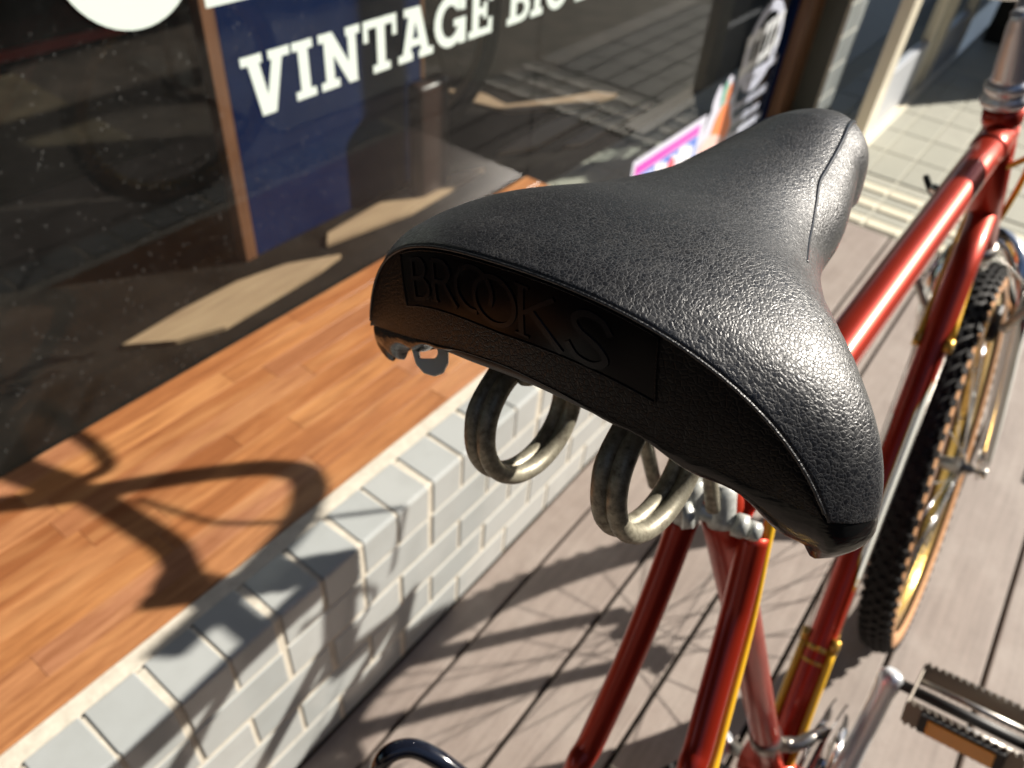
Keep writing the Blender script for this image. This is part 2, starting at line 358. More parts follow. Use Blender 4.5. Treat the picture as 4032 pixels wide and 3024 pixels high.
es=[e for e in bm.edges if abs(e.verts[0].co.x-e.verts[1].co.x)<1e-6]
bmesh.ops.bevel(bm, geom=es, offset=.0016, segments=2, profile=.5, affect='EDGES')
cap0 = frombm('cap_tile', bm, 'tile', wall); cap0.location=(0,-.51,0)
k0 = math.ceil((WX0-.1243)/.0675); k1=int((WX1-.06-.1243)/.0675)
fst=True
for k in range(k0,k1+1):
    x=.1243+.0675*k
    o = cap0 if fst else copy(cap0, wall, 'cap_tile'); fst=False
    o.location=(x, -.51+rnd.uniform(-.0006,.0006), rnd.uniform(-.0005,.0006)); o.rotation_euler=(0,rnd.uniform(-.006,.006),rnd.uniform(-.006,.006))
bm=bmesh.new(); bmbox(bm,0,.1270,.465,.4725,0,.0700,.0016)
ft0=frombm('face_tile', bm,'tile',wall); fst=True
for r in range(4):
    zb=.3115-.0700-.0782*r; off=.5290 if r%2==0 else .5290-.0675
    for k in range(-14,8):
        x=off+.135*k
        if x<WX0 or x+.127>WX1: continue
        o=ft0 if fst else copy(ft0,wall,'face_tile'); fst=False
        o.location=(x,-.51+rnd.uniform(-.0005,.0005),zb+rnd.uniform(-.0004,.0004)); o.rotation_euler=(rnd.uniform(-.003,.003),0,rnd.uniform(-.003,.003))
# wooden sill of staves
sill = empty('timber_sill', (0,.73,.36)); tag(sill, 'sunlit orange hardwood window sill of glued staves on the tiled wall', 'sill')
box('sill_core', WX0,WX1-.006,.5625,.905,.3797-.36,.381-.36,'darkwood',sill).location=(0,-.73,0)
bm=bmesh.new(); bmbox(bm,0,1,0,.0385,0,.0058,.0003,1)
st0=frombm('wood_stave',bm,'wood',sill); fst=True
for r in range(9):
    x=WX0+rnd.uniform(-.2,0)
    while x<WX1-.02:
        L=rnd.uniform(.22,.46); xa=max(x,WX0); xb=min(x+L,WX1-.004)
        if xb-xa>.03:
            bm=bmesh.new(); bmbox(bm,0,xb-xa-.0004,0,.0385,0,.0040+rnd.uniform(0,.0003),.0003,1)
            if fst: bpy.data.objects.remove(st0); fst=False
            o=frombm('wood_stave',bm,'wood',sill); o.location=(xa,.5610+.0387*r-.73,.3812-.36)
        x+=L
# ---- shop window
win = empty('shop_window', (1.0,.914,.386)); tag(win, 'dusty shop window with white slab serif lettering above the timber sill', 'window')
def winp(o): o.location = Vector(o.location)-Vector((1.0,.914,.386)); return o
winp(mesh('glass_pane', [(-1.6,.914,.384),(1.36,.914,.384),(1.36,.914,2.4),(-1.6,.914,2.4)], [(0,1,2,3)], 'glass', win))
winp(mesh('glass_pane', [(1.364,.914,.012),(2.93,.914,.012),(2.93,.914,2.4),(1.364,.914,2.4)], [(0,1,2,3)], 'glass', win))
winp(box('window_post', 2.97,3.24,.86,.97,-.002,2.6,'darkwood',win,.004))
winp(box('window_head', -1.6,3.3,.88,.96,2.4,2.7,'darkwood',win))
winp(box('bottom_rail', 1.37,2.965,.90,.935,-.003,.012,'blackmat',win))
winp(box('glazing_bead', WX0,1.36,.9055,.912,.378,.3835,'blackmat',win))
winp(box('side_strip', 2.93,2.968,.90,.93,-.002,2.4,'blue',win))
# lettering strokes: polygons in (x,z) on the pane
YL=.9125
def poly_obj(name, polys, m, parent, y=YL, th=.0006, loc=(1.0,.914,.386)):
    vs=[];fs=[]
    for q,pl in enumerate(polys):
        b=len(vs);n=len(pl); y0=y-th-.00003*q
        for X,Z in pl: vs.append((X-loc[0],y0-loc[1],Z-loc[2]))
        for X,Z in pl: vs.append((X-loc[0],y-loc[1],Z-loc[2]))
        fs.append(tuple(range(b,b+n))); fs.append(tuple(range(b+n,b+2*n))[::-1])
        for i in range(n): fs.append((b+i,b+(i+1)%n,b+n+(i+1)%n,b+n+i))
    return mesh(name,vs,fs,m,parent)
def rect(x0,x1,z0,z1): return [(x0,z0),(x1,z0),(x1,z1),(x0,z1)]
def bar(xa,za,xb,zb,t): return [(xa-t/2,za),(xa+t/2,za),(xb+t/2,zb),(xb-t/2,zb)]
def arc(cx,cz,rx,rz,a0,a1,t,n=18):
    out=[]
    for i in range(n):
        a=math.radians(a0+(a1-a0)*i/n); b=math.radians(a0+(a1-a0)*(i+1)/n)
        out.append([(cx+rx*math.cos(a),cz+rz*math.sin(a)),(cx+rx*math.cos(b),cz+rz*math.sin(b)),(cx+(rx-t)*math.cos(b),cz+(rz-t*.85)*math.sin(b)),(cx+(rx-t)*math.cos(a),cz+(rz-t*.85)*math.sin(a))])
    return out
zb,zt=.7365,.8195; T=.0185; SF=.0125
def ser(x0,x1,top): return rect(x0,x1,zt-SF,zt) if top else rect(x0,x1,zb,zb+SF)
glyphs=[('V',[ser(.641,.677,1),ser(.688,.726,1),bar(.676,.733,.6595,zt,T*1.05),bar(.682,.733,.706,zt,T)]),
 ('I',[ser(.7305,.7685,1),ser(.7305,.7695,0),bar(.7497,zb,.7497,zt,T)]),
 ('N',[ser(.780,.805,1),ser(.780,.817,0),ser(.834,.8635,1),bar(.7985,zb,.7985,zt,T*.95),bar(.8465,zb,.8465,zt,T*.9),bar(.847,zb,.797,zt,T*1.1)]),
 ('T',[ser(.871,.945,1),ser(.890,.929,0),bar(.909,zb,.909,zt,T),rect(.871,.881,zt-.032,zt),rect(.935,.945,zt-.032,zt)]),
 ('A',[ser(.948,.983,0),ser(.998,1.034,0),ser(.963,.999,1),bar(.965,zb,.986,zt,T),bar(1.017,zb,.992,zt,T),rect(.972,1.01,.758,.770)]),
 ('G',arc(1.078,.778,.041,.0425,35,335,T)+[rect(1.088,1.1205,.768,.780),rect(1.1015,1.1205,.737,.770),rect(1.103,1.1185,.793,.8195)]),
 ('E',[ser(1.130,1.198,1),ser(1.130,1.198,0),bar(1.149,zb,1.149,zt,T),rect(1.15,1.180,.773,.785),rect(1.186,1.198,zb,.764),rect(1.186,1.198,.793,zt),rect(1.171,1.181,.765,.793)]),
 ('B',[ser(1.245,1.29,1),ser(1.245,1.29,0),bar(1.263,zb,1.263,zt,T),rect(1.265,1.29,.773,.785)]+arc(1.287,.7975,.024,.022,-90,90,.015,8)+arc(1.289,.7605,.026,.024,-90,90,.016,8)),
 ('I',[ser(1.321,1.3605,1),ser(1.321,1.3605,0),bar(1.341,zb,1.341,zt,T)]),
 ('C',arc(1.410,.778,.041,.0425,38,322,T)+[rect(1.430,1.447,.790,.8195)]),
 ('Y',[ser(1.456,1.492,1),ser(1.506,1.542,1),ser(1.48,1.52,0),bar(1.50,zb,1.50,.785,T),bar(1.498,.770,1.474,zt,T),bar(1.502,.770,1.524,zt,T)])]
for ch,pl in glyphs:
    o=poly_obj('window_letter',pl,'vinyl_white',win); o['label']='white slab serif letter '+ch
disc=[(.5145+.0860*math.cos(a),.968+.083*math.sin(a)) for a in np.linspace(0,2*math.pi,48,endpoint=False)]
o=poly_obj('window_letter',[disc],'vinyl_white',win); o['label']='large round bottom of a big white letter'
o=poly_obj('window_letter',[rect(.605,.70,.8905,.915),bar(.70,.8905,.675,1.06,.05)],'vinyl_white',win); o['label']='slab foot of a big white letter'
# decals on the low pane
def rrect_ring(x0,x1,z0,z1,t): return [rect(x0,x1,z0,z0+t),rect(x0,x1,z1-t,z1),rect(x0,x0+t,z0,z1),rect(x1-t,x1,z0,z1)]
sq=poly_obj('square_decal',[rect(1.905,2.385,-.0+.02,.226)],'lav',win,y=.9127); sq['label']='square pink and blue decal low on the glass'
def sub(name,pl,m,par,y): return poly_obj(name,pl,m,par,y=y,loc=(1.0,.914,.386))
sub('decal_band',[rect(1.925,2.345,.172,.205)],'magenta',sq,.9118); sub('decal_field',[rect(1.925,2.345,.03,.168)],'bluep',sq,.9118)
xs=1.945
for i,wd in enumerate((.045,.05,.04,.05,.045,.05,.05)):
    sub('decal_letter',[rect(xs,xs+wd,.05+.01*(i%2),.140+.012*((i*7)%3)),rect(xs,xs+wd*.4,.04,.155)],'whiteprint',sq,.9112); xs+=wd+.008
sub('decal_spot',[[(2.17+.026*math.cos(a),.115+.035*math.sin(a)) for a in np.linspace(0,6.28,16,endpoint=False)]],'redp',sq,.9106)
def blob(cx,cz,rx,rz,seed=0,amp=.1,n=28):
    r=random.Random(seed); ph=[r.uniform(0,6.28) for _ in range(3)]
    return [(cx+rx*math.cos(a)*(1+amp*math.sin(3*a+ph[0])+amp*.5*math.sin(5*a+ph[1])),cz+rz*math.sin(a)*(1+amp*math.sin(3*a+ph[0]))) for a in np.linspace(0,2*math.pi,n,endpoint=False)]
og=poly_obj('orange_decal',[blob(2.50,.12,.125,.125,3,.06),blob(2.44,.255,.028,.05,5,.05),blob(2.515,.262,.040,.058,8,.05),blob(2.57,.215,.025,.03,8,.05)],'lav',win,y=.9127); og['label']='orange and white decal with a green leaf tip'
sub('decal_body',[blob(2.525,.13,.085,.085,9,.12)],'orangep',og,.9118); sub('decal_body',[blob(2.47,.07,.095,.06,4,.12)],'pinkp',og,.9116)
sub('decal_leaf',[blob(2.490,.262,.022,.045,2,.05)],'greenp',og,.9117); sub('decal_tip',[blob(2.530,.255,.019,.036,6,.05)],'orangep',og,.9115)
lg=poly_obj('outline_decal',arc(2.735,.36,.155,.152,0,360,.040,36),'lav',win,y=.9127); lg['label']='tall white outline logo decal with an oval and a lettered label'
sub('decal_frame',rrect_ring(2.575,2.955,.052,.290,.026),'lav',lg,.9119)
for i,(a,b,c,d) in enumerate(((2.575,2.62,.325,.415),(2.62,2.665,.33,.425),(2.665,2.70,.335,.42),(2.70,2.745,.34,.43),(2.75,2.785,.345,.435),(2.79,2.83,.35,.44),(2.835,2.87,.37,.445))):
    sub('decal_letter',[rect(a,b-.006,d-.025,d+.012),rect(a+.008,a+.02,c-.02,d),rect(a,b-.006,c-.035,c)],'whiteprint',lg,.9113)
for r,(z0,x0,x1) in enumerate(((.232,2.66,2.78),(.165,2.61,2.90),(.105,2.62,2.87))):
    x=x0
    while x<x1:
        wd=rnd.uniform(.008,.016); sub('decal_print',[rect(x,x+wd,z0,z0+rnd.uniform(.022,.034))],'lav',lg,.9116); x+=wd+.006

# ---- behind the glass
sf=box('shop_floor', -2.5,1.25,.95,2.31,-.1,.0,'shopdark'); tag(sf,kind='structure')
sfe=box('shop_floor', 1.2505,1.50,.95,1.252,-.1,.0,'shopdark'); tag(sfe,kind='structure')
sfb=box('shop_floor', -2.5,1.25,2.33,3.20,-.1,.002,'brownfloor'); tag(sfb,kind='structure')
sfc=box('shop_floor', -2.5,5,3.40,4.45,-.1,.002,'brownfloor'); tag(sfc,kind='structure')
rt=box('red_strip',.2,1.8,3.32,3.365,-.05,.03,'redpaint',bev=.006); tag(rt,'thin red strip lying across the shop floor far behind the glass','strip')
sf2=box('interior_floor', 1.51,5.5,.985,1.252,-.1,-.004,'paver_joint'); tag(sf2,kind='structure')
fst=True
for i in range(11):
    for j in range(2):
        o=None
        if fst: o=copy(p0, sf2,'floor_tile'); base_t=o; fst=False
        else: o=copy(base_t, sf2,'floor_tile')
        o.location=(1.53+.2340*i,1.01+.1165*j,.0)
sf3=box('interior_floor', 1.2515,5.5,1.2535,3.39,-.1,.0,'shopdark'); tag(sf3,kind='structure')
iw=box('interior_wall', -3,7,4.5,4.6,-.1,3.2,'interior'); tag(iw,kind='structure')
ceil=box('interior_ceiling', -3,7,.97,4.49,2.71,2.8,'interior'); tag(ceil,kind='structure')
bp_=empty('display_board',(1.4,1.585,.0)); tag(bp_,'navy blue display board with a thin timber edge standing behind the lettering','board')
box('panel',-.33,.34,0,.03,0.001,1.15,'blue',bp_,.002)
box('edge_strip',-.368,-.332,-.004,.034,0.001,1.15,'orangewood',bp_,.002)
box('edge_strip',.342,.356,-.002,.032,0.001,1.15,'darkwood',bp_,.001)
bm=bmesh.new(); bmbox(bm,1.60,1.74,1.46,1.52,.001,.36,.02,3); bg_=frombm('leather_bag',bm,'bagbrown',None,True); tag(bg_,'dark brown leather bag standing against the right end of the navy board','bag')
def indoor_wheel(c,R=.33):
    rt_=empty('indoor_bicycle',(c[0],c[1],0)); tag(rt_,'dark bicycle inside the shop showing its black tyred tan rimmed wheel','bicycle')
    v_,f_=tube_data([(R*.925*math.cos(a),0,R*.925*math.sin(a)) for a in np.linspace(0,2*math.pi,64,endpoint=False)],.034,12,True)
    o=mesh('wheel',v_,f_,'rubber',rt_,True); o.location=(0,0,c[2])
    tube('fork',[(0,.05,c[2]),(-.02,.05,c[2]+.35),(-.06,0,c[2]+.45),(-.10,0,c[2]+.6)],.012,'blackmat',rt_,10); tube('top_tube',[(-.09,0,c[2]+.55),(-.3,.45,c[2]+.52)],.014,'blackmat',rt_,10)
    for nm,rr_,tr_,mm_ in (('rim',.262,.012,'darkgum'),):
        tube(nm,[(rr_*math.cos(a),0,rr_*math.sin(a)) for a in np.linspace(0,2*math.pi,64,endpoint=False)],tr_,mm_,o,10,True)
    tube('hub',[(0,-.04,0),(0,.04,0)],.014,'blackmat',o,14)
    for i in range(24):
        a=2*math.pi*i/24; tube('spoke',[(.015*math.cos(a),.02*(-1)**i,.015*math.sin(a)),(.27*math.cos(a),0,.27*math.sin(a))],.0008,'blackmat',o,5)
    return rt_
indoor_wheel((1.95,1.72,.365))
def sun_patch(pts,z,label):  # flat tan piece standing for a sun patch, light put in its colour
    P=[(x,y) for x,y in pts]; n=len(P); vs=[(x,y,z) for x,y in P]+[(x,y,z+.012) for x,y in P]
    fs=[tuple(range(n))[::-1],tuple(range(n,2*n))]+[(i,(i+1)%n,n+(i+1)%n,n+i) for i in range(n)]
    o=mesh('painted_sun_patch',vs,fs,'tan_sunlit'); tag(o,label,'sun patch','painted sun patches on the floor behind the glass'); return o
sun_patch([(.61,1.50),(.70,1.425),(.81,1.385),(1.13,1.40),(1.22,1.415),(1.09,1.485),(.95,1.515),(.78,1.515)],.001,'pointed painted sun patch behind the glass nearest the blue board foot')
sun_patch([(1.23,1.48),(1.52,1.43),(1.84,1.44),(1.90,1.45),(1.70,1.53),(1.48,1.535),(1.27,1.52)],.003,'pointed painted sun patch behind the glass right of the blue board')
sun_patch([(2.03,1.49),(2.17,1.42),(2.41,1.43),(2.62,1.44),(2.46,1.5),(2.33,1.51)],.001,'painted sun patch on the floor below the bent sun patch')
sun_patch([(2.24,1.36),(2.3,1.32),(2.76,1.32),(2.84,1.33),(2.54,1.37)],.001,'thin painted sun patch nearest the pale floor tiles')
sun_patch([(2.32,1.98),(2.40,1.85),(2.38,1.72),(2.57,1.62),(2.75,1.55),(2.80,1.47),(2.62,1.50),(2.34,1.68),(2.30,1.85)],.001,'bent painted sun patch furthest back on the dark floor')

# ---- neighbouring entrance: tiled column and sliding doors
tc=empty('tiled_column',(3.22,.82,0)); tag(tc,'slim pale grey tiled column beside the cream sliding door','column')
box('joint_mortar',-.099,.102,-.0558,-.046,0,2.8,'grout',tc); box('core',-.097,.10,-.0455,.08,0,2.8,'darkpanel',tc)
bm=bmesh.new(); bmbox(bm,-.002,.104,-.0595,-.052,0,.108,.0016); t1=frombm('face_tile',bm,'tile',tc)
bm=bmesh.new(); bmbox(bm,-.1,-.010,-.0595,-.052,0,.108,.0016); t2=frombm('face_tile',bm,'tile',tc)
for k in range(1,22):
    a=copy(t1,tc,'face_tile'); a.location=(0,0,.116*k); b=copy(t2,tc,'face_tile'); b.location=(0,0,.116*k)
dr=empty('sliding_door',(3.2,.58,0)); tag(dr,'cream framed glass sliding door of the neighbouring shop','door')
def dpart(n,x0,x1,y0,y1,z0,z1,m='frame_cream',bev=.004): o=box(n,x0-3.2,x1-3.2,y0-.58,y1-.58,z0,z1,m,dr,bev); return o
dpart('door_stile',3.08,3.20,.555,.60,.012,2.5)
dpart('door_stile',3.76,3.88,.56,.60,.012,2.5); dpart('door_stile',3.91,4.06,.555,.60,.012,2.5)
dpart('door_stile',4.60,4.72,.56,.60,.012,2.5)
dpart('bottom_rail',3.205,3.755,.562,.598,.012,.24,'frame_grey'); dpart('bottom_rail',4.065,4.595,.562,.598,.012,.20,'frame_grey')
dpart('threshold',2.55,6,.53,.63,-.002,.010,'frame_cream',.002); dpart('head_rail',2.5,6,.55,.64,2.5,2.6)
mesh('door_glass',[(3.2-3.2,0,.24),(3.755-3.2,0,.24),(3.755-3.2,0,2.5),(0,0,2.5)],[(0,1,2,3)],'glass2',dr)
mesh('door_glass',[(4.065-3.2,0,.2),(4.595-3.2,0,.2),(4.595-3.2,0,2.5),(4.065-3.2,0,2.5)],[(0,1,2,3)],'glass2',dr)

box('door_pull',4.2-3.2,4.9-3.2,-.05,-.02,.62,.66,'frame_cream',dr,.006)
dfl=box('interior_floor',2.5,7,.9,3.1,-.006,.0,'paver'); tag(dfl,kind='structure'); dfl.location=(0,.005,-.003)
bd_=box('dark_shade_block',4.95,8,-.31,.50,-.1,1.6,'interior'); tag(bd_,'dark block added beyond the paved entrance to throw shade on the paving','shade_block')  # occluder added to cast the shade edge across the paving

up_=box('upper_storey_blocker',-6,4.5,.975,4.5,2.72,7.5,'interior'); tag(up_,'unseen dark upper storey added above the window to block sky','building')  # out of view, added above the window to cut skylight
aw=box('sky_blocker',-5,4.5,.10,.95,2.72,2.86,'interior'); tag(aw,'unseen flat dark slab added over the deck to block sky','sky_blocker')  # out of view, added overhead to deepen the shadows
for k_,(xa,xb,hh_,cc) in enumerate(((-24,-5,9.5,'blocker_grey'),(-4.9,3.5,9.8,'blocker_brown'),(3.6,26,9.3,'blocker_grey'))):
    ob=box('sky_blocking_house',xa,xb,-15,-9,-.02,hh_,cc)  # out of view, added and made tall to block skylight
    tag(ob,('unseen grey house added across the road to block sky, behind the camera to the left','unseen brown house added across the road to block sky, straight behind the camera','unseen low grey house added across the road to block sky, ahead of the bicycle')[k_],'building')
eb=box('end_sky_blocker',-13,-12,-9,6,-.02,9,'blocker_brown'); tag(eb,'unseen brown building added far behind the camera to block sky','building')  # out of view, added to shut off sky along the street
# ================================================================= BICYCLE
thb, phb = -.0487, .2368
Sv=np.array([math.cos(thb),math.sin(thb),0]); Lv=np.array([-math.sin(thb),math.cos(thb),0]); Zv=np.array([0,0,1.])
Nv=math.cos(phb)*Lv-math.sin(phb)*Zv; Uv=math.sin(phb)*Lv+math.cos(phb)*Zv; Ov=np.array([1.1455,-.1775,0])
bike=empty('bicycle'); bike.matrix_world=Matrix(((Sv[0],Nv[0],Uv[0],Ov[0]),(Sv[1],Nv[1],Uv[1],Ov[1]),(Sv[2],Nv[2],Uv[2],Ov[2]),(0,0,0,1)))
tag(bike,'candy red bicycle with black sprung saddle and gold rims leaning beside the sill','bicycle')
BB=np.array([-.6243,0,.286]); ST=np.array([-.7977,0,.8465]); TT=np.array([-.1479,0,.9103]); DT=np.array([-.1333,0,.8096]); RA=np.array([-1.05,0,.33])
A_=lambda *p: np.array(p,float)
def lerp(a,b,t): return a+(b-a)*t
def bikept(px,py,d):
    r=Rm@np.array([px-2016,py-1512,3030.]); p=np.array([0,0,1.22])+r*d/3030.-Ov
    return A_(p@Sv,p@Nv,p@Uv)
# frame: one mesh per tube
HT0=A_(-.158,0,.945); HT1=A_(-.117,0,.765)
tube('top_tube',[lerp(ST,TT,t) for t in np.linspace(0,1,8)],.0172,'red',bike,28)
tube('down_tube',[lerp(BB,DT,t) for t in np.linspace(0,1,10)],.0159,'red',bike,24)
tube('seat_tube',[lerp(BB,ST,t) for t in np.linspace(0,1.10,8)],.0150,'red',bike,24)
tube('head_tube',[HT0,HT1],.0185,'red',bike,28)
hl=tube('head_lug',[HT0+A_(.0,0,-.001),HT0+(HT1-HT0)*.10,HT0+(HT1-HT0)*.12],[.0205,.0205,.0187],'red',bike,28)
tube('head_lug',[lerp(TT,ST,.0),lerp(TT,ST,.07),lerp(TT,ST,.08)],[.0190,.0190,.0173],'red',bike,24)
def stay(sgn):
    if sgn>0: pts=[ST+A_(-.014,.020,-.004),A_(-.8374,.023,.8006),A_(-.8731,.028,.7484),A_(-.9116,.036,.6936),A_(-.9326,.040,.6675),A_(-.985,.056,.52),A_(-1.03,.066,.345)]
    else: pts=[ST+A_(.004,-.022,-.012),A_(-.815,-.0245,.800),A_(-.8335,-.027,.7771),A_(-.8858,-.035,.7287),A_(-.9106,-.039,.700),A_(-.975,-.056,.54),A_(-1.03,-.066,.345)]
    return catmull(pts,7)
for s in (1,-1):
    pth=stay(s); n=len(pth); tube('seat_stay',pth,[.0102*(1-.15*(i/n)) for i in range(n)],'red',bike,20)
for s in (1,-1):
    tube('chain_stay',catmull([BB+A_(-.01,s*.02,0),BB+A_(-.12,s*.035,.005),A_(-1.03,s*.066,.335)],6),.009,'red',bike,14)
tube('brake_bridge',[A_(-.965,.050,.585),A_(-.965,-.050,.585)],.006,'red',bike,12)
# gold pinstripe ring and lug at foot of the down tube
def along(t): return lerp(DT,BB,t)
dd=(BB-DT)/np.linalg.norm(BB-DT); nn=A_(0,1,0); uu=np.cross(dd,nn)
for t,w_ in ((.775,.006),(.80,.004)):
    tube('gold_band',[along(t),along(t)+dd*w_],.0164,'gold_paint',bike,24)
# cable stops, housings and bare cables on both sides of the down tube
for s in (1,-1):
    off=nn*s*.0175+uu*.008*-1
    for t in (.235,.765):
        tube('cable_stop',[along(t)+off-dd*.008,along(t)+off+dd*.008],.0052,'gold_paint',bike,12)
    tube('bare_cable',[along(.235)+off,along(.765)+off],.0009,'dull_alloy',bike,6)
    tube('cable_housing',catmull([along(.775)+off,along(.88)+off*1.02,along(.96)+off*1.0,along(1.02)+off*.6],5),.0042,'yellow',bike,10)
    tube('cable_housing',catmull([along(.225)+off]+([bikept(3870,960,.955),bikept(3950,840,.93),bikept(4040,680,.91),bikept(4120,480,.90)] if s<0 else [bikept(3785,900,.985),bikept(3850,760,.95),bikept(3890,690,.90),bikept(4040,625,.86),bikept(4200,520,.84)]),6),.0036,'yellow',bike,10)
# decals wrapped on the down tube
def wrap_decal(t0,t1,a0,a1,seed,amp,m='decal',r=.0164):
    rr=random.Random(seed); nT,nA=44,8; vs=[];fs=[]
    for i in range(nT+1):
        t=t0+(t1-t0)*i/nT; e=min(1,math.sin(math.pi*min(max(i/nT,.02),.98))*2.2)
        wob=amp*(.5*math.sin(i*1.1+seed)+.5*math.sin(i*2.3+seed*2)+rr.uniform(-.4,.4))
        lo=(a0+a1)/2-(a1-a0)/2*e-wob; hi=(a0+a1)/2+(a1-a0)/2*e
        for k in range(nA+1):
            a=math.radians(lo+(hi-lo)*k/nA); vs.append(along(t)+r*(math.cos(a)*nn+math.sin(a)*uu))
    for i in range(nT):
        for k in range(nA): b=i*(nA+1)+k; fs.append((b,b+1,b+nA+2,b+nA+1))
    return mesh('frame_decal',vs,fs,m,bike,True)
# angle measured from +n (left) toward uu
wrap_decal(.30,.66,-190,-128,3,9,r=.0162).__setitem__('label','ragged cream white lettering strip on the down tube')
wrap_decal(.295,.67,-192,-122,5,7,'gold_paint',.01605)
wrap_decal(.36,.44,-42,5,7,6,r=.0161); wrap_decal(.46,.49,-30,5,8,8,r=.0161); wrap_decal(.55,.63,-26,5,9,8,r=.0161)
# brake cable housing down the right seat stay
ps=stay(-1); tube('cable_housing',catmull([A_(-.770,-.026,.870),A_(-.795,-.030,.8257),A_(-.8193,-.033,.7666),A_(-.8678,-.040,.7096),A_(-.90,-.046,.675),A_(-.97,-.058,.55)],7),.0040,'yellow',bike,12)
# seat post and binder clamp
P0=ST+A_(-.008,0,.05); PT=A_(-.868,0,1.035)
tube('seat_post',[P0-A_(-.005,0,.03),PT],.0125,'chrome',bike,20)
# ---- saddle
pose=[-0.98883966,-0.00701185,1.11050463,-0.04696779,0.00648577,0.0616757]
KX=np.array([0,.012,.03,.06,.10,.14,.18,.22])
HW=np.array([.1158081,.1169,.11837246,.1022221,.07330213,.05216803,.04456495,.03203049])
ZC=np.array([.00128606,.0036,.00468317,.0047972,-.00052957,-.00305407,-.00209328,.00294881])
DD=np.array([.09667948,.0815,.07434654,.05676767,.04604315,.03824597,.03203662,.02567212])
EX=np.array([2.19827771,2.185,2.17194288,2.25231709,2.19237214,2.11379032,2.05442801,2.05991339])
ZB=np.array([-.0645,-.0680,-.0715,-.0715,-.0585,-.0475,-.0425,-.0405]); SLEN=.26202941; XR0,XR1=2.50275986,-51.8036494
def pch(yk,x):
    m_=np.gradient(yk,KX); i=int(np.clip(np.searchsorted(KX,x)-1,0,6)); h=KX[i+1]-KX[i]; t=min(max((x-KX[i])/h,0),1)
    return (2*t**3-3*t**2+1)*yk[i]+(t**3-2*t**2+t)*h*m_[i]+(-2*t**3+3*t**2)*yk[i+1]+(t**3-t**2)*h*m_[i+1]
def toB(q):
    x,y,z=q; yaw,roll,pitch=pose[3:6]
    y,z=y*math.cos(roll)-z*math.sin(roll),y*math.sin(roll)+z*math.cos(roll)
    x,z=x*math.cos(pitch)+z*math.sin(pitch),-x*math.sin(pitch)+z*math.cos(pitch)
    x,y=x*math.cos(yaw)-y*math.sin(yaw),x*math.sin(yaw)+y*math.cos(yaw)
    return (pose[0]+x,pose[1]+y,pose[2]+z)
def section(x,ny=44,nw=10):
    xx=min(x,.22);W=pch(HW,xx);Z=pch(ZC,xx);d=pch(DD,xx);e=pch(EX,xx);Bz=pch(ZB,xx)
    if x>.22:
        f=(x-.22)/(SLEN-.22);k=math.sqrt(max(1e-4,1-f**2.2));W*=k;Z-=(1-k)*.014;d=max(d*(.6+.4*k),.004)
    lim=1-(Z-Bz)/d; smax=1. if lim<=0 else (1-lim**2)**(1/e)
    t=np.linspace(0,math.asin(min(1,smax)),ny); y=W*np.sin(t); z=Z-d*(1-np.sqrt(np.maximum(0,1-(np.abs(y)/W)**e)))
    tw=np.linspace(0,1,nw)[1:]; zl=z[-1]; yl=y[-1]
    yw=yl-(.05*W*tw**2 if zl-Bz>.002 else 0*tw); zw=zl+(min(Bz,zl-.0005)-zl)*tw
    y=np.concatenate([y,yw]); z=np.concatenate([z,zw]); bl=max(0,1-x/.07)
    X=x+bl*(XR0*y**2+XR1*y**4)
    return np.stack([X,y,z],1)
xs_=np.concatenate([np.linspace(0,.22,150,endpoint=False),.22+(SLEN-.22)*np.sin(np.linspace(0,math.pi/2-.012,34))])
rows=[]
for x in xs_:
    r=section(x)
    rows.append(np.concatenate([(r*[1,-1,1])[::-1],r[1:]]))
rows=np.array(rows); nx_,ny_=rows.shape[:2]
# round the ridge slightly: the first rows fold over the back edge
lip=rows[0].copy(); lip[:,0]+=.0006; lip[:,2]-=.0012
rows=np.concatenate([lip[None],rows]); rows[1,:,0]+=.00025; rows[1,:,2]-=.0003; nx_+=1
vs=[toB(p) for r in rows for p in r]; fs=[(i*ny_+j,i*ny_+j+1,(i+1)*ny_+j+1,(i+1)*ny_+j) for i in range(nx_-1) for j in range(ny_-1)]
vs.append(toB((SLEN,0,rows[-1][ny_//2][2]-.006))); tip=len(vs)-1
fs+=[((nx_-1)*ny_+j,(nx_-1)*ny_+j+1,tip) for j in range(ny_-1)]
saddle=mesh('saddle',vs,fs,'vinyl',bike,True); saddle['label']='black pebble grained saddle cover with a ridge along its back'
def rz(n): return ZC[0]-DD[0]*(1-math.sqrt(max(0,1-(abs(n)/HW[0])**EX[0])))
def rx(n): return XR0*n*n+XR1*n**4
def bz(n):   # height of the seam under the back panel
    return -.0395-.0085*(min(abs(n),.05)/.05)**1.6-max(0,abs(n)-.05)*.30
nmax=.1098
def back(n,t,out=0):   # t 0..1 ridge to seam; out = proud distance
    z0=rz(n)-.0012; z1=min(bz(n),z0-.001); z=z0+(z1-z0)*t
    return (rx(n)+.0006-.0022*math.sin(math.pi*t)*.6+.001*t-out, n, z)
def backz(n,dz,out=0):
    z0=rz(n)-.0012; z1=min(bz(n),z0-.001); return back(n,dz/(z0-z1),out)
N1,N2=120,16; ns_=np.linspace(-nmax,nmax,N1+1)
vs=[toB(back(n,k/N2)) for n in ns_ for k in range(N2+1)]
fs=[(i*(N2+1)+k,(i+1)*(N2+1)+k,(i+1)*(N2+1)+k+1,i*(N2+1)+k+1) for i in range(N1) for k in range(N2)]
mesh('back_panel',vs,fs,'vinyl_back',saddle,True)
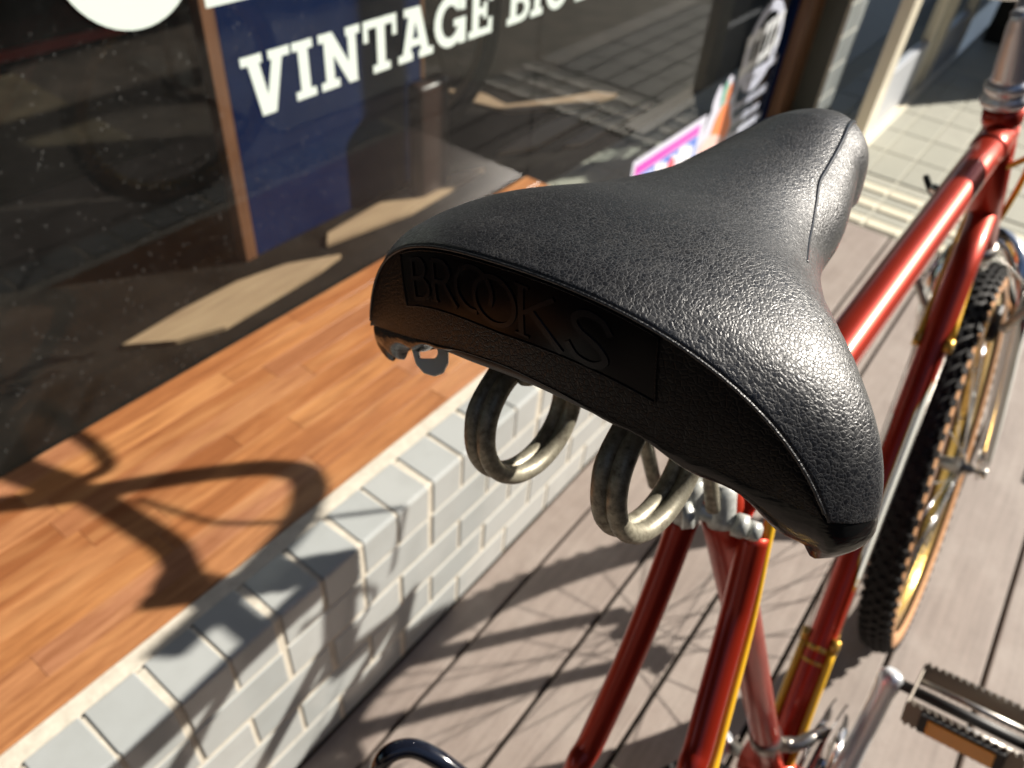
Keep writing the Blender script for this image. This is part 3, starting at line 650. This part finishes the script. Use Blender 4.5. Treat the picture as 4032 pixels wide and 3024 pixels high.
# smooth name plate
pn=np.linspace(-.0585,.0595,60); vs=[];fs=[]
NP=10
for n in pn:
    dep=.0255-.002*(abs(n)/.0585)
    for k in range(NP+1): vs.append(toB(backz(n,.0012+(dep-.0012)*k/NP,.0003)))
fs=[(i*(NP+1)+k,(i+1)*(NP+1)+k,(i+1)*(NP+1)+k+1,i*(NP+1)+k+1) for i in range(59) for k in range(NP)]
plate=mesh('name_plate',vs,fs,'badge',saddle,True)
edge=[(n,.0012) for n in pn]+[(-pn[0]*0+pn[-1],d) for d in np.linspace(.0012,.0235,8)]+[(n,.0255-.002*(abs(n)/.0585)) for n in pn[::-1]]+[(pn[0],d) for d in np.linspace(.0235,.0012,8)]
tube('plate_rim',[toB(backz(a,b,.0004)) for a,b in edge],.00035,'vinyl_back',saddle,6,True)
def stroke(pts,wd,n=7,closed=False):   # pts in (n,dz); returns ribbon outline tubes as raised letter strokes
    P=catmull([(a,b,0) for a,b in pts],n,closed); return [toB(backz(p[0],p[1],.0006)) for p in P],wd
def letter(chname,strokes):
    V=[];Fc=[]
    for pts,wd,cl in strokes:
        P=catmull([(a,b,0) for a,b in pts],7,cl) if len(pts)>2 else [np.array((pts[0][0]+(pts[1][0]-pts[0][0])*t,pts[0][1]+(pts[1][1]-pts[0][1])*t,0)) for t in np.linspace(0,1,9)]
        n=len(P); b=len(V)
        for i in range(n):
            p=P[i]; q0=P[(i-1)%n] if (cl or i>0) else P[0]; q1=P[(i+1)%n] if (cl or i<n-1) else P[-1]
            t=(q1-q0)[:2]; t/=np.linalg.norm(t)+1e-12; nr=np.array([-t[1],t[0]])
            w2=(wd[0]+(wd[1]-wd[0])*i/(n-1))/2 if isinstance(wd,tuple) else wd/2
            for o_,h in ((-1,.0001),(-.84,.0008),(.84,.0008),(1,.0001)):
                c=p[:2]+nr*w2*o_; V.append(toB(backz(c[0],c[1],h)))
        m_=n if cl else n-1
        for i in range(m_):
            j=(i+1)%n
            for k in range(3): Fc.append((b+i*4+k,b+i*4+k+1,b+j*4+k+1,b+j*4+k))
    o=mesh('embossed_letter',V,Fc,'embossed',saddle); o['label']='embossed letter '+chname; return o
wS=.0026
letter('B',[([(.0500,.0045),(.0500,.0205)],wS,0),([(.0500,.0045),(.0430,.0048),(.0398,.0080),(.0425,.0115),(.0495,.0120)],wS*.8,0),([(.0495,.0120),(.0418,.0125),(.0380,.0162),(.0415,.0200),(.0500,.0205)],wS*.8,0)])
letter('R',[([(.0340,.0045),(.0340,.0205)],wS,0),([(.0340,.0045),(.0270,.0048),(.0236,.0085),(.0268,.0122),(.0335,.0125)],wS*.8,0),([(.0275,.0122),(.0245,.0165),(.0205,.0212)],wS*.8,0),([(.0365,.0205),(.0320,.0205)],.001,0)])
def ring(cx,cz,rx_,rz_,a0=0,a1=360,k=14):
    full=(a1-a0)>=360
    return [(cx+rx_*math.cos(math.radians(a0+(a1-a0)*i/(k if full else k-1))),cz+rz_*math.sin(math.radians(a0+(a1-a0)*i/(k if full else k-1)))) for i in range(k)],full
p_,f_=ring(.0105,.0120,.0092,.0082,152,458,18); letter('O',[(p_,wS*.8,False)])
p_,f_=ring(.0006,.0137,.0094,.0086,0,360,18); letter('O',[(p_,wS*.8,True)])
letter('K',[([(-.0118,.0048),(-.0112,.0222)],wS,0),([(-.0245,.0055),(-.0125,.0140)],wS*.7,0),([(-.0150,.0122),(-.0268,.0232)],wS*1.1,0),([(-.0090,.0045),(-.0148,.0049)],.001,0),([(-.0085,.0222),(-.0142,.0225)],.001,0)])
letter('S',[([(-.0442,.0092),(-.0410,.0058),(-.0355,.0055),(-.0318,.0085),(-.0335,.0120),(-.0395,.0148),(-.0425,.0185),(-.0385,.0222),(-.0325,.0218),(-.0290,.0178)],wS,0)])
# raised bead along the ridge
tube('ridge_seam',[toB((rx(n)+.0001,n,rz(n)-.0009)) for n in np.linspace(-.109,.109,120)],.00055,'vinyl',saddle,8)
# nose side seams
sp=[(.2479,.0153,-.0051),(.2300,.0195,-.0047),(.2154,.0233,-.0052),(.1994,.027,-.0079),(.1833,.0304,-.0105),(.1696,.0335,-.0127),(.1558,.039,-.0168),(.1421,.0443,-.0205),(.126,.0505,-.0225),(.1031,.0602,-.0215)]
def onsurf(x,y):
    W=pch(HW,min(x,.22));Z=pch(ZC,min(x,.22));d=pch(DD,min(x,.22));e=pch(EX,min(x,.22))
    if x>.22:
        f=(x-.22)/(SLEN-.22);k=math.sqrt(max(1e-4,1-f**2.2));W*=k;Z-=(1-k)*.014;d=max(d*(.6+.4*k),.004)
    return Z-d*(1-math.sqrt(max(0,1-min(1,abs(y)/W)**e)))
for s in (-1,1):
    pth=catmull([(x,y*s,0) for x,y,z in sp],8)
    tube('side_seam',[toB((p[0],p[1],onsurf(p[0],abs(p[1]))-.0006)) for p in pth],[.0016-.0009*i/(len(pth)-1) for i in range(len(pth))],'seam',saddle,8)
# lower skirt: glossy fold under the back and sides
seam=[]
for n in np.linspace(0,nmax,40): seam.append((np.array(back(n,1.)),n))
side=[]
for x in np.linspace(.0,.215,60):
    r=section(x)[-1]
    side.append(r)
side=[r for r in side if r[0]>seam[-1][0][0]+.001]
def skirt(s):
    pts=[]; 
    for p,n in seam: 
        dep=.0012+.0125*max(0,min(1,(n-.022)/.075))+.0035*math.sin(n*210)*max(0,min(1,(n-.02)/.03))*.5
        q=max(0,min(1,(n-.085)/.025)); dep+=.004*q+(.0018*math.sin(n*330)*q if s>0 else 0)
        pts.append((p*[1,s,1],A_(1-.6*q,-.3*s*(n/.11)-.5*s*q,0),dep,.0))
    L=len(side)
    for i,r in enumerate(side):
        f=i/L; dep=.0175*(1-f)**1.5+.003; g=min(1,i/16); nrm=A_(.4*(1-g),-s,0)
        pts.append((r*[1,s,1],nrm,dep,.0))
    V=[];Fc=[];K=7
    for p,nr,dep,_ in pts:
        nr=nr/np.linalg.norm(nr)
        for k in range(K+1):
            t=k/K; out=(-.0012*math.sin(math.pi*min(1,t*1.6))+.0075*t**2.2)
            V.append(toB(p+nr*(out+.0004)+A_(0,0,-dep*math.sin(t*math.pi*.5)+.0006)))
    for i in range(len(pts)-1):
        for k in range(K): b=i*(K+1)+k; Fc.append((b,b+K+1,b+K+2,b+1))
    return mesh('lower_skirt',V,Fc,'skirt',saddle,True)
skirt(1); skirt(-1)
# dark underside pan
V=[];Fc=[]; st=[]
for n_ in (0,):
    pass
ux=np.linspace(.012,.235,24)
for x in ux:
    r=section(x)[-1]
    for k in range(9):
        f=-1+k/4; V.append(toB((x+.006+(r[0]-x)*f*f,(r[1]-.006)*f,r[2]+.004+.010*(1-f*f))))
Fc=[(i*9+k,(i+1)*9+k,(i+1)*9+k+1,i*9+k+1) for i in range(23) for k in range(8)]
mesh('underside_pan',V,Fc,'blackmat',saddle,True)
# rear cross frame (dark) under the cover
tube('rear_frame',[toB(p) for p in catmull([(.034,.098,-.072),(.022,.06,-.056),(.016,.03,-.050),(.015,0,-.048),(.016,-.03,-.050),(.022,-.06,-.056),(.034,-.098,-.072)],6)],.0045,'blackmat',saddle,12)
# cream plastic hook
hk=bm=bmesh.new()
c0=bikept(1715,1400,.335); ex=(bikept(1815,1400,.335)-c0); ey=(bikept(1715,1500,.335)-c0); ez=np.cross(ex,ey); ez*=.0028/np.linalg.norm(ez)
outl=[(-.95,-.35),(-.75,.35),(-.45,.70),(-.05,.83),(.30,.70),(.50,.30),(.50,-.25),(.35,-.75),(-.05,-.85),(-.55,-.7)]
inl=[(-.65,-.28),(-.62,.10),(-.45,.12),(-.2,.12),(.0,.12),(.10,-.02),(.10,-.2),(.02,-.38),(-.2,-.38),(-.5,-.36)]
rings=[]
for pl,sg in ((outl,-1),(outl,1),(inl,1),(inl,-1)):
    rings.append([bm.verts.new(c0+ex*a+ey*b+ez*sg) for a,b in pl])
for a,b in ((0,1),(1,2),(2,3),(3,0)):
    for i in range(10): bm.faces.new((rings[a][i],rings[a][(i+1)%10],rings[b][(i+1)%10],rings[b][i]))
bmesh.ops.bevel(bm,geom=[e for e in bm.edges],offset=.0004,segments=1,affect='EDGES')
o=frombm('cover_hook',bm,'cream',saddle); o['label']='cream plastic hook under the left corner'
# coil springs
for s in (1,-1):
    cx,cz=-.939,.9985; nc=s*.0345; Rr=.0270; turns=2.0; pts=[]
    a0=math.radians(100)
    pts.append((cx+.060,nc-s*0+.012,cz+.050))
    N=46
    start_n=nc+.0066; 
    path=[]
    for i in range(N+1):
        a=a0+2*math.pi*turns*i/N; path.append((cx+Rr*1.12*math.cos(a),start_n-.0150*i/N,cz+.003+Rr*1.02*math.sin(a)))
    tail_in=[(-.915,nc+.0065,1.052),(-.925,nc+.0062,1.040)]; tail_out=[(cx+.010,start_n-.0155,cz+.034),(cx+.035,start_n-.016+(-s*.002),cz-.005+.030),(-.868,s*.022,.975),(-.850,s*.019,.90)]
    full=catmull(tail_in+path[2::2]+tail_out,5)
    o=tube('coil_spring',full,.0043,'steel',saddle,14); o['label']='tarnished double coil spring at the saddle '+('left' if s==1 else 'right')
tubc=lambda a,b,r,m,nm,par=saddle,seg=20: tube(nm,[a,b],r,m,par,seg)
# galvanised clamp: two ears, cross bolt, nut
tube('clamp_ear',[bikept(2735,1880,.455),bikept(2725,1930,.457),bikept(2700,2030,.460),bikept(2695,2060,.461)],[.0075,.0078,.0088,.0070],'galv',saddle,20)
tube('clamp_eye',[bikept(2680,2030,.452),bikept(2722,2026,.452)],.0082,'galv',saddle,20)
tube('clamp_hole',[bikept(2718,2024,.450),bikept(2726,2026,.450)],.0048,'blackmat',saddle,16)
tube('clamp_ear',[bikept(2850,1900,.455),bikept(2842,1950,.457),bikept(2835,2040,.460),bikept(2833,2075,.461)],[.0085,.0088,.0092,.0072],'galv',saddle,20)
tube('clamp_bolt',[bikept(2650,2005,.458),bikept(2760,2015,.458),bikept(2900,2065,.458),bikept(2990,2100,.458)],.0050,'galv',saddle,14)
tube('clamp_nut',[bikept(2893,2062,.452),bikept(2935,2078,.452)],.0074,'galv',saddle,6)
tube('clamp_nut',[bikept(2945,2083,.452),bikept(2985,2098,.452)],.0060,'galv',saddle,6)
front_start=set(bpy.data.objects)
# ---- headset, stem, handlebar
hd=(HT0-HT1)/np.linalg.norm(HT0-HT1)
def ht(k): return HT0+hd*k
tube('headset',[ht(0),ht(.004),ht(.008),ht(.013),ht(.016),ht(.020),ht(.024),ht(.030)],[.019,.0245,.0255,.0235,.0195,.0225,.0235,.018],'polished',bike,28)
tube('stem',[ht(.028),ht(.034),ht(.045),ht(.078),ht(.085),ht(.092),ht(.099),ht(.101)],[.0185,.0175,.0165,.0130,.0122,.0105,.0105,.004],'polished',bike,24)
sb=ht(.088)
tube('stem',[sb-A_(0,0,.004),sb+A_(.035,0,.012),A_(-.108,0,1.052)],.012,'polished',bike,16)
cl=sb+A_(.055,0,.012)
H_=[(-.108,0,1.052),(-.108,.04,1.055),(-.108,.09,1.072),(-.110,.155,1.094),(-.112,.20,1.114),(-.115,.25,1.145),(-.12,.31,1.165)]
L1=[A_(*q) for q in H_]; L2=[A_(-.108,-.04,1.048),A_(-.108,-.10,1.030),A_(-.110,-.20,1.000),A_(-.112,-.31,.965)]
hb=tube('handlebar',catmull(L2[::-1]+L1,6),.0127,'chrome',bike,14)
for s in (1,-1):
    g=[A_(-.1125,.21,1.122),A_(-.115,.25,1.145),A_(-.121,.32,1.168)] if s>0 else [A_(-.110,-.21,.997),A_(-.111,-.25,.985),A_(-.112,-.33,.959)]
    tube('grip',g,.0175,'rubber',bike,14)
    if s>0: tube('brake_lever',catmull([g[0]+A_(.02,-s*.02,.0),g[0]+A_(.06,-s*.02,-.005),g[1]+A_(.065,s*.02,-.01),g[2]+A_(.055,0,-.01)],5),.008,'dull_alloy',bike,8)
tube('cable_bundle',catmull([A_(-.24,.282,1.093),A_(-.147,.207,1.093),A_(-.048,.135,1.093),A_(.053,.057,1.093),A_(.12,-.004,1.093),A_(.155,-.065,1.093),A_(.12,-.118,1.09),A_(.034,-.148,1.09),A_(-.06,-.19,1.11)],6),.0145,'blackmat',bike,10)
tube('cable_housing',catmull([A_(-.066,.115,1.093),A_(-.027,.047,1.093),A_(.03,-.04,1.093),A_(.06,-.08,1.03),A_(.03,-.05,.86)],6),.0035,'blackmat',bike,8)
tube('cable_housing',catmull([A_(-.10,-.01,1.06),A_(-.13,-.006,1.02),A_(-.150,-.003,.985)],5),.0022,'tealc',bike,8)
# ---- fork
fk=[A_(.022,-.060,.335),A_(.014,-.060,.42),A_(-.008,-.058,.54),A_(-.030,-.056,.63),A_(-.022,-.046,.685),A_(.0,-.026,.715),A_(.01,0,.724)]
fk2=fk+[p*[1,-1,1] for p in fk[:-1][::-1]]
cp=catmull(fk2,7); n=len(cp)
tube('fork',cp,[.0110+.0030*math.sin(math.pi*min(1,max(0,i/(n-1)))) for i in range(n)],'chrome',bike,20)
tube('fork',[HT1+A_(0,0,.0),HT1+A_(.02,0,-.03),A_(.0,0,.722)],[.0175,.0165,.012],'chrome',bike,20)
tube('crown_race',[HT1-hd*.0,HT1-hd*.006,HT1-hd*.012,HT1-hd*.018],[.019,.0235,.023,.018],'dull_alloy',bike,24)
for s in (1,-1):
    o=box('fork_dropout',-.012,.014,-.0025,.0025,-.022,.022,'chrome',bike,.001); o.location=(.010,s*.058,.335)
    # cantilever brake arms
    tube('brake_arm',catmull([A_(-.045,s*.045,.615),A_(-.06,s*.055,.64),A_(-.055,s*.075,.675)],5),.006,'dull_alloy',bike,10)
    tube('brake_pad',[A_(-.065,s*.032,.605),A_(-.02,s*.032,.635)],.006,'blackmat',bike,10)
tube('straddle_cable',catmull([A_(-.055,.075,.675),A_(-.07,0,.735),A_(-.055,-.075,.675)],5),.0012,'dull_alloy',bike,6)
tube('shift_lever',catmull([bikept(3632,690,.86),bikept(3640,725,.85),bikept(3655,760,.84),bikept(3700,790,.82)],5),.0035,'blackmat',bike,10)
tube('shift_lever',catmull([bikept(3655,735,.84),bikept(3680,750,.83),bikept(3720,765,.82)],4),.0055,'chrome',bike,10)
# ---- wheels
def wheel(name,x,sidepull=1):
    RM=.283
    prof=[(RM,.0135),(RM+.0035,.0145),(RM+.0035,.0118),(RM-.004,.010),(RM-.006,0),(RM-.004,-.010),(RM+.0035,-.0118),(RM+.0035,-.0145),(RM,-.0135),(RM-.010,-.011),(RM-.015,0),(RM-.010,.011)]
    v_,f_=lathe_y(prof,96); rim=mesh(name,v_,f_,'gold',bike,False); rim.location=(x,0,.33)
    # tyre with knobs
    v_=[];f_=[]; seg=96;K=16
    for k in range(seg):
        a=2*math.pi*k/seg
        for i in range(K):
            b=math.radians(-62+124*i/(K-1)); rr=.303+.0225*math.cos(b); v_.append((rr*math.cos(a),.0245*math.sin(b),rr*math.sin(a)))
    for k in range(seg):
        l=(k+1)%seg
        for i in range(K-1): f_.append((k*K+i,k*K+i+1,l*K+i+1,l*K+i))
    def knob(a,y,r,wa,wy,h):
        b=len(v_); ca,sa=math.cos(a),math.sin(a)
        for hh_,sc in ((-.002,1.),(h,.8)):
            for da,dy in ((-1,-1),(1,-1),(1,1),(-1,1)):
                rr=r+hh_; aa=a+da*wa*sc/.33; v_.append((rr*math.cos(aa),y+dy*wy*sc,rr*math.sin(aa)))
        f_.extend([(b+4,b+5,b+6,b+7),(b,b+1,b+5,b+4),(b+1,b+2,b+6,b+5),(b+2,b+3,b+7,b+6),(b+3,b,b+4,b+7)])
    NK=84
    for k in range(NK):
        a=2*math.pi*k/NK
        knob(a,0,.3255,.0055,.0045,.005); knob(a+math.pi/NK,.0105,.3225,.005,.0035,.005); knob(a+math.pi/NK,-.0105,.3225,.005,.0035,.005)
        for s in (1,-1):
            b=len(v_); ca,sa=math.cos(a),math.sin(a)
            for r_,y_ in ((.3205,.0150),(.3145,.0205),(.3170,.0255),(.3255,.0190)):
                for da in (-1,1):
                    aa=a+da*.0055/.33; v_.append((r_*math.cos(aa),s*y_,r_*math.sin(aa)))
            f_.extend([(b,b+1,b+7,b+6),(b+2,b+3,b+5,b+4),(b+4,b+5,b+7,b+6),(b,b+2,b+4,b+6),(b+1,b+3,b+5,b+7)])
    ty=mesh('tyre',v_,f_,'rubber',rim,False); ty.data.polygons.foreach_set('use_smooth',[i<seg*(K-1) for i in range(len(ty.data.polygons))])
    vw=[];fw=[];KW=5
    for k in range(seg):
        a=2*math.pi*k/seg
        for sg in (-1,1):
            for i in range(KW):
                b=math.radians(sg*(60+70*i/(KW-1))); rr=.303+.0222*math.cos(b); vw.append((rr*math.cos(a),.0243*math.sin(b),rr*math.sin(a)))
    for k in range(seg):
        l=(k+1)%seg
        for sg in (0,1):
            for i in range(KW-1):
                p=k*2*KW+sg*KW+i; q=l*2*KW+sg*KW+i; fw.append((p,p+1,q+1,q))
    mesh('sidewall',vw,fw,'gum',rim,True)
    hubp=[(.0055,-.05),(.0085,-.049),(.0085,-.040),(.012,-.038),(.022,-.0345),(.022,-.0315),(.0125,-.027),(.0105,0),(.0125,.027),(.022,.0315),(.022,.0345),(.012,.038),(.0085,.040),(.0085,.049),(.0055,.05)]
    v_,f_=lathe_y(hubp,28); mesh('hub',v_,f_,'dull_alloy',rim,True)
    tube('axle',[(0,-.068,0),(0,.068,0)],.0048,'dull_alloy',rim,12)
    tube('axle_nut',[(0,-.063,0),(0,-.070,0)],.009,'dull_alloy',rim,6); tube('axle_nut',[(0,.063,0),(0,.070,0)],.009,'dull_alloy',rim,6)
    s0=None
    for i in range(32):
        s=1 if i%2==0 else -1; a=2*math.pi*(i+.5)/32; tw=(1 if (i//2)%2==0 else -1)*1.15
        p=(.021*math.cos(a+tw),s*.033,.021*math.sin(a+tw)); q=((RM-.012)*math.cos(a),s*.003,(RM-.012)*math.sin(a))
        tube('spoke',[p,q],.00105,'chrome',rim,6)
        nq=lerp(A_(*q),A_(*p),.05); tube('spoke_nipple',[q,nq],.0019,'dull_alloy',rim,6)
    return rim
wheel('front_wheel',0)
St=Matrix.Translation(Vector(HT1))@Matrix.Rotation(math.radians(3),4,Vector(hd))@Matrix.Translation(-Vector(HT1))
for o in list(bpy.data.objects):
    if o not in front_start and o.parent==bike: o.matrix_basis=St@o.matrix_basis
wheel('rear_wheel',RA[0])
# ---- drivetrain
tube('bottom_bracket',[BB+A_(0,-.036,0),BB+A_(0,.036,0)],.021,'red',bike,28)
tube('crank_axle',[BB+A_(0,-.062,0),BB+A_(0,.06,0)],.008,'dull_alloy',bike,14)
def ring_mesh(r,teeth,y,th,m):
    bm=bmesh.new(); out=[];inn=[]
    N=teeth*4
    for yy in (y-th/2,y+th/2):
        o_=[];i_=[]
        for k in range(N):
            a=2*math.pi*k/N; rr=r+(.0045 if k%4 in (1,2) else 0); o_.append(bm.verts.new((rr*math.cos(a),yy,rr*math.sin(a)))); i_.append(bm.verts.new(((r-.013)*math.cos(a),yy,(r-.013)*math.sin(a))))
        out.append(o_);inn.append(i_)
    for k in range(N):
        l=(k+1)%N
        bm.faces.new((out[0][k],out[0][l],out[1][l],out[1][k])); bm.faces.new((inn[0][k],inn[0][l],inn[1][l],inn[1][k]))
        for q in (0,1): bm.faces.new((out[q][k],out[q][l],inn[q][l],inn[q][k]))
    o=frombm('chainring',bm,m,bike); o.location=tuple(BB); return o
ring_mesh(.096,48,-.050,.0025,'blackmat'); ring_mesh(.076,38,-.043,.0025,'dull_alloy')
ce=A_(-.5490,-.086,.449); ca_=(ce-(BB+A_(0,-.066,0)))
def crank(e,nm='crank_arm'):
    c0=BB+A_(0,(-.066 if e[1]<0 else .066),0); return tube(nm,[lerp(c0,e,t) for t in (-.06,0,.1,.5,.9,.97,1.03,1.06)],[.010,.0165,.0140,.0112,.0108,.0130,.0130,.007],'polished',bike,16,sy=.85)
crank(ce)
ce2=A_(2*BB[0]-ce[0],.086,2*BB[2]-ce[2]); crank(ce2)
for k in range(5):
    a=2*math.pi*k/5+.4; tube('spider_arm',[BB+A_(0,-.058,0),BB+A_(.085*math.cos(a),-.052,.085*math.sin(a))],.0055,'chrome',bike,10)
def pedal(c,s):
    # pedal body: two toothed cage plates, end plates, axle barrel and two reflectors
    pe=bpy.data.meshes.new('pedal'); 
    bm=bmesh.new()
    L0,L1_=s*.018,s*.112
    y0,y1=min(L0,L1_),max(L0,L1_)
    bmbox(bm,-.004,.004,y0,y1,-.004,.004,.002)
    body=frombm('pedal',bm,'pedalmetal',bike); body.location=tuple(c); body.rotation_euler=(0,math.radians(14),0); body.scale=(1.0,1.12,1.0)
    for sx in (-1,1):
        bm=bmesh.new(); x=sx*.036
        bmbox(bm,x-.0012,x+.0012,y0-.001,y1+.001,-.0125,.0115,.0)
        nT=15
        for i in range(nT):
            yy=y0+(y1-y0)*(i+.5)/nT
            for zz,d in ((.0115,1),(-.0125,-1)):
                vs=[bm.verts.new(q) for q in ((x-.0012,yy-.0027,zz),(x+.0012,yy-.0027,zz),(x+.0012,yy+.0027,zz),(x-.0012,yy+.0027,zz),(x-.0012,yy,zz+d*.0045),(x+.0012,yy,zz+d*.0045))]
                bm.faces.new((vs[0],vs[1],vs[5],vs[4])); bm.faces.new((vs[2],vs[3],vs[4],vs[5])); bm.faces.new((vs[1],vs[2],vs[5])); bm.faces.new((vs[3],vs[0],vs[4]))
        frombm('cage_plate',bm,'pedalmetal',body)
        box('reflector_housing',min(x+sx*.001,x+sx*.007),max(x+sx*.001,x+sx*.007),(y0+y1)/2-.034,(y0+y1)/2+.034,-.0115,.0105,'blackmat',body,.001)
        box('reflector',min(x+sx*.0072,x+sx*.009),max(x+sx*.0072,x+sx*.009),(y0+y1)/2-.027,(y0+y1)/2+.027,-.0095,.0085,'amber',body,.001)
    for yy in (y0,y1):
        box('end_plate',-.0345,.0345,yy-.0012,yy+.0012,-.008,.009,'pedalmetal',body,.001)
    for xx in (-.02,.02):
        tube('tie_rod',[(xx,y0,0),(xx,y1,0)],.0035,'dull_alloy',body,10)
    tube('pedal_axle',[(0,y0-s*.0,0),(0,-s*.006,0)],.006,'blackmat',body,12)
    return body
pedal(ce+A_(0,-.004,0),-1); pedal(ce2+A_(0,.004,0),1)
# cable guide, front derailleur and bolt above the bottom bracket
tube('front_derailleur',catmull([A_(-.655,-.012,.395),A_(-.645,-.030,.400),A_(-.628,-.040,.402),A_(-.612,-.044,.392)],5),[.008]*5+[.007]*5+[.006]*5+[.009],'dull_alloy',bike,12)
tube('derailleur_clamp',[A_(-.664,0,.416),A_(-.657,0,.392)],.0175,'dull_alloy',bike,20)
tube('derailleur_bolt',[A_(-.652,-.018,.402),A_(-.652,-.026,.403)],.005,'dull_alloy',bike,8)
for y in (-.040,-.053):
    V=[];Fc=[]
    for i in range(11):
        a=math.radians(55+70*i/10)
        for rr in (.092,.118): V.append(A_(BB[0]+rr*math.cos(a),y,BB[2]+rr*math.sin(a)))
    Fc=[(2*i,2*i+1,2*i+3,2*i+2) for i in range(10)]
    o=mesh('derailleur_cage',V,Fc,'chrome',bike,False); sm=o.modifiers.new('s','SOLIDIFY'); sm.thickness=.0018
# chain
N=110; c0=None
for k in range(N):
    t=k/N; L=.43; 
    if t<.5: p=lerp(BB+A_(0,0,.098),A_(RA[0],0,RA[2]+.04),t*2)
    else: p=lerp(A_(RA[0],0,RA[2]-.04),BB+A_(0,0,-.098),(t-.5)*2)
    p=p+A_(0,-.048,0)
    if c0 is None: c0=box('chain_link',-.0055,.0055,-.003,.003,-.0035,.0035,'dull_alloy',bike,.0012); c0.location=tuple(p)
    else: c=copy(c0,bike,'chain_link'); c.location=tuple(p)
# rear rack hoop (glossy black tube)
tube('rack_hoop',catmull([bikept(1430,3250,.46),bikept(1480,3060,.455),bikept(1525,2975,.45),bikept(1610,2945,.45),bikept(1700,2975,.45),bikept(1800,3045,.452),bikept(2000,3200,.46),bikept(2300,3420,.47)],8),.0056,'blackgloss',bike,18)
# reflector / kickstand
tube('kickstand',[A_(-.72,.03,.27),A_(-.70,.13,.02)],.007,'chrome',bike,10)
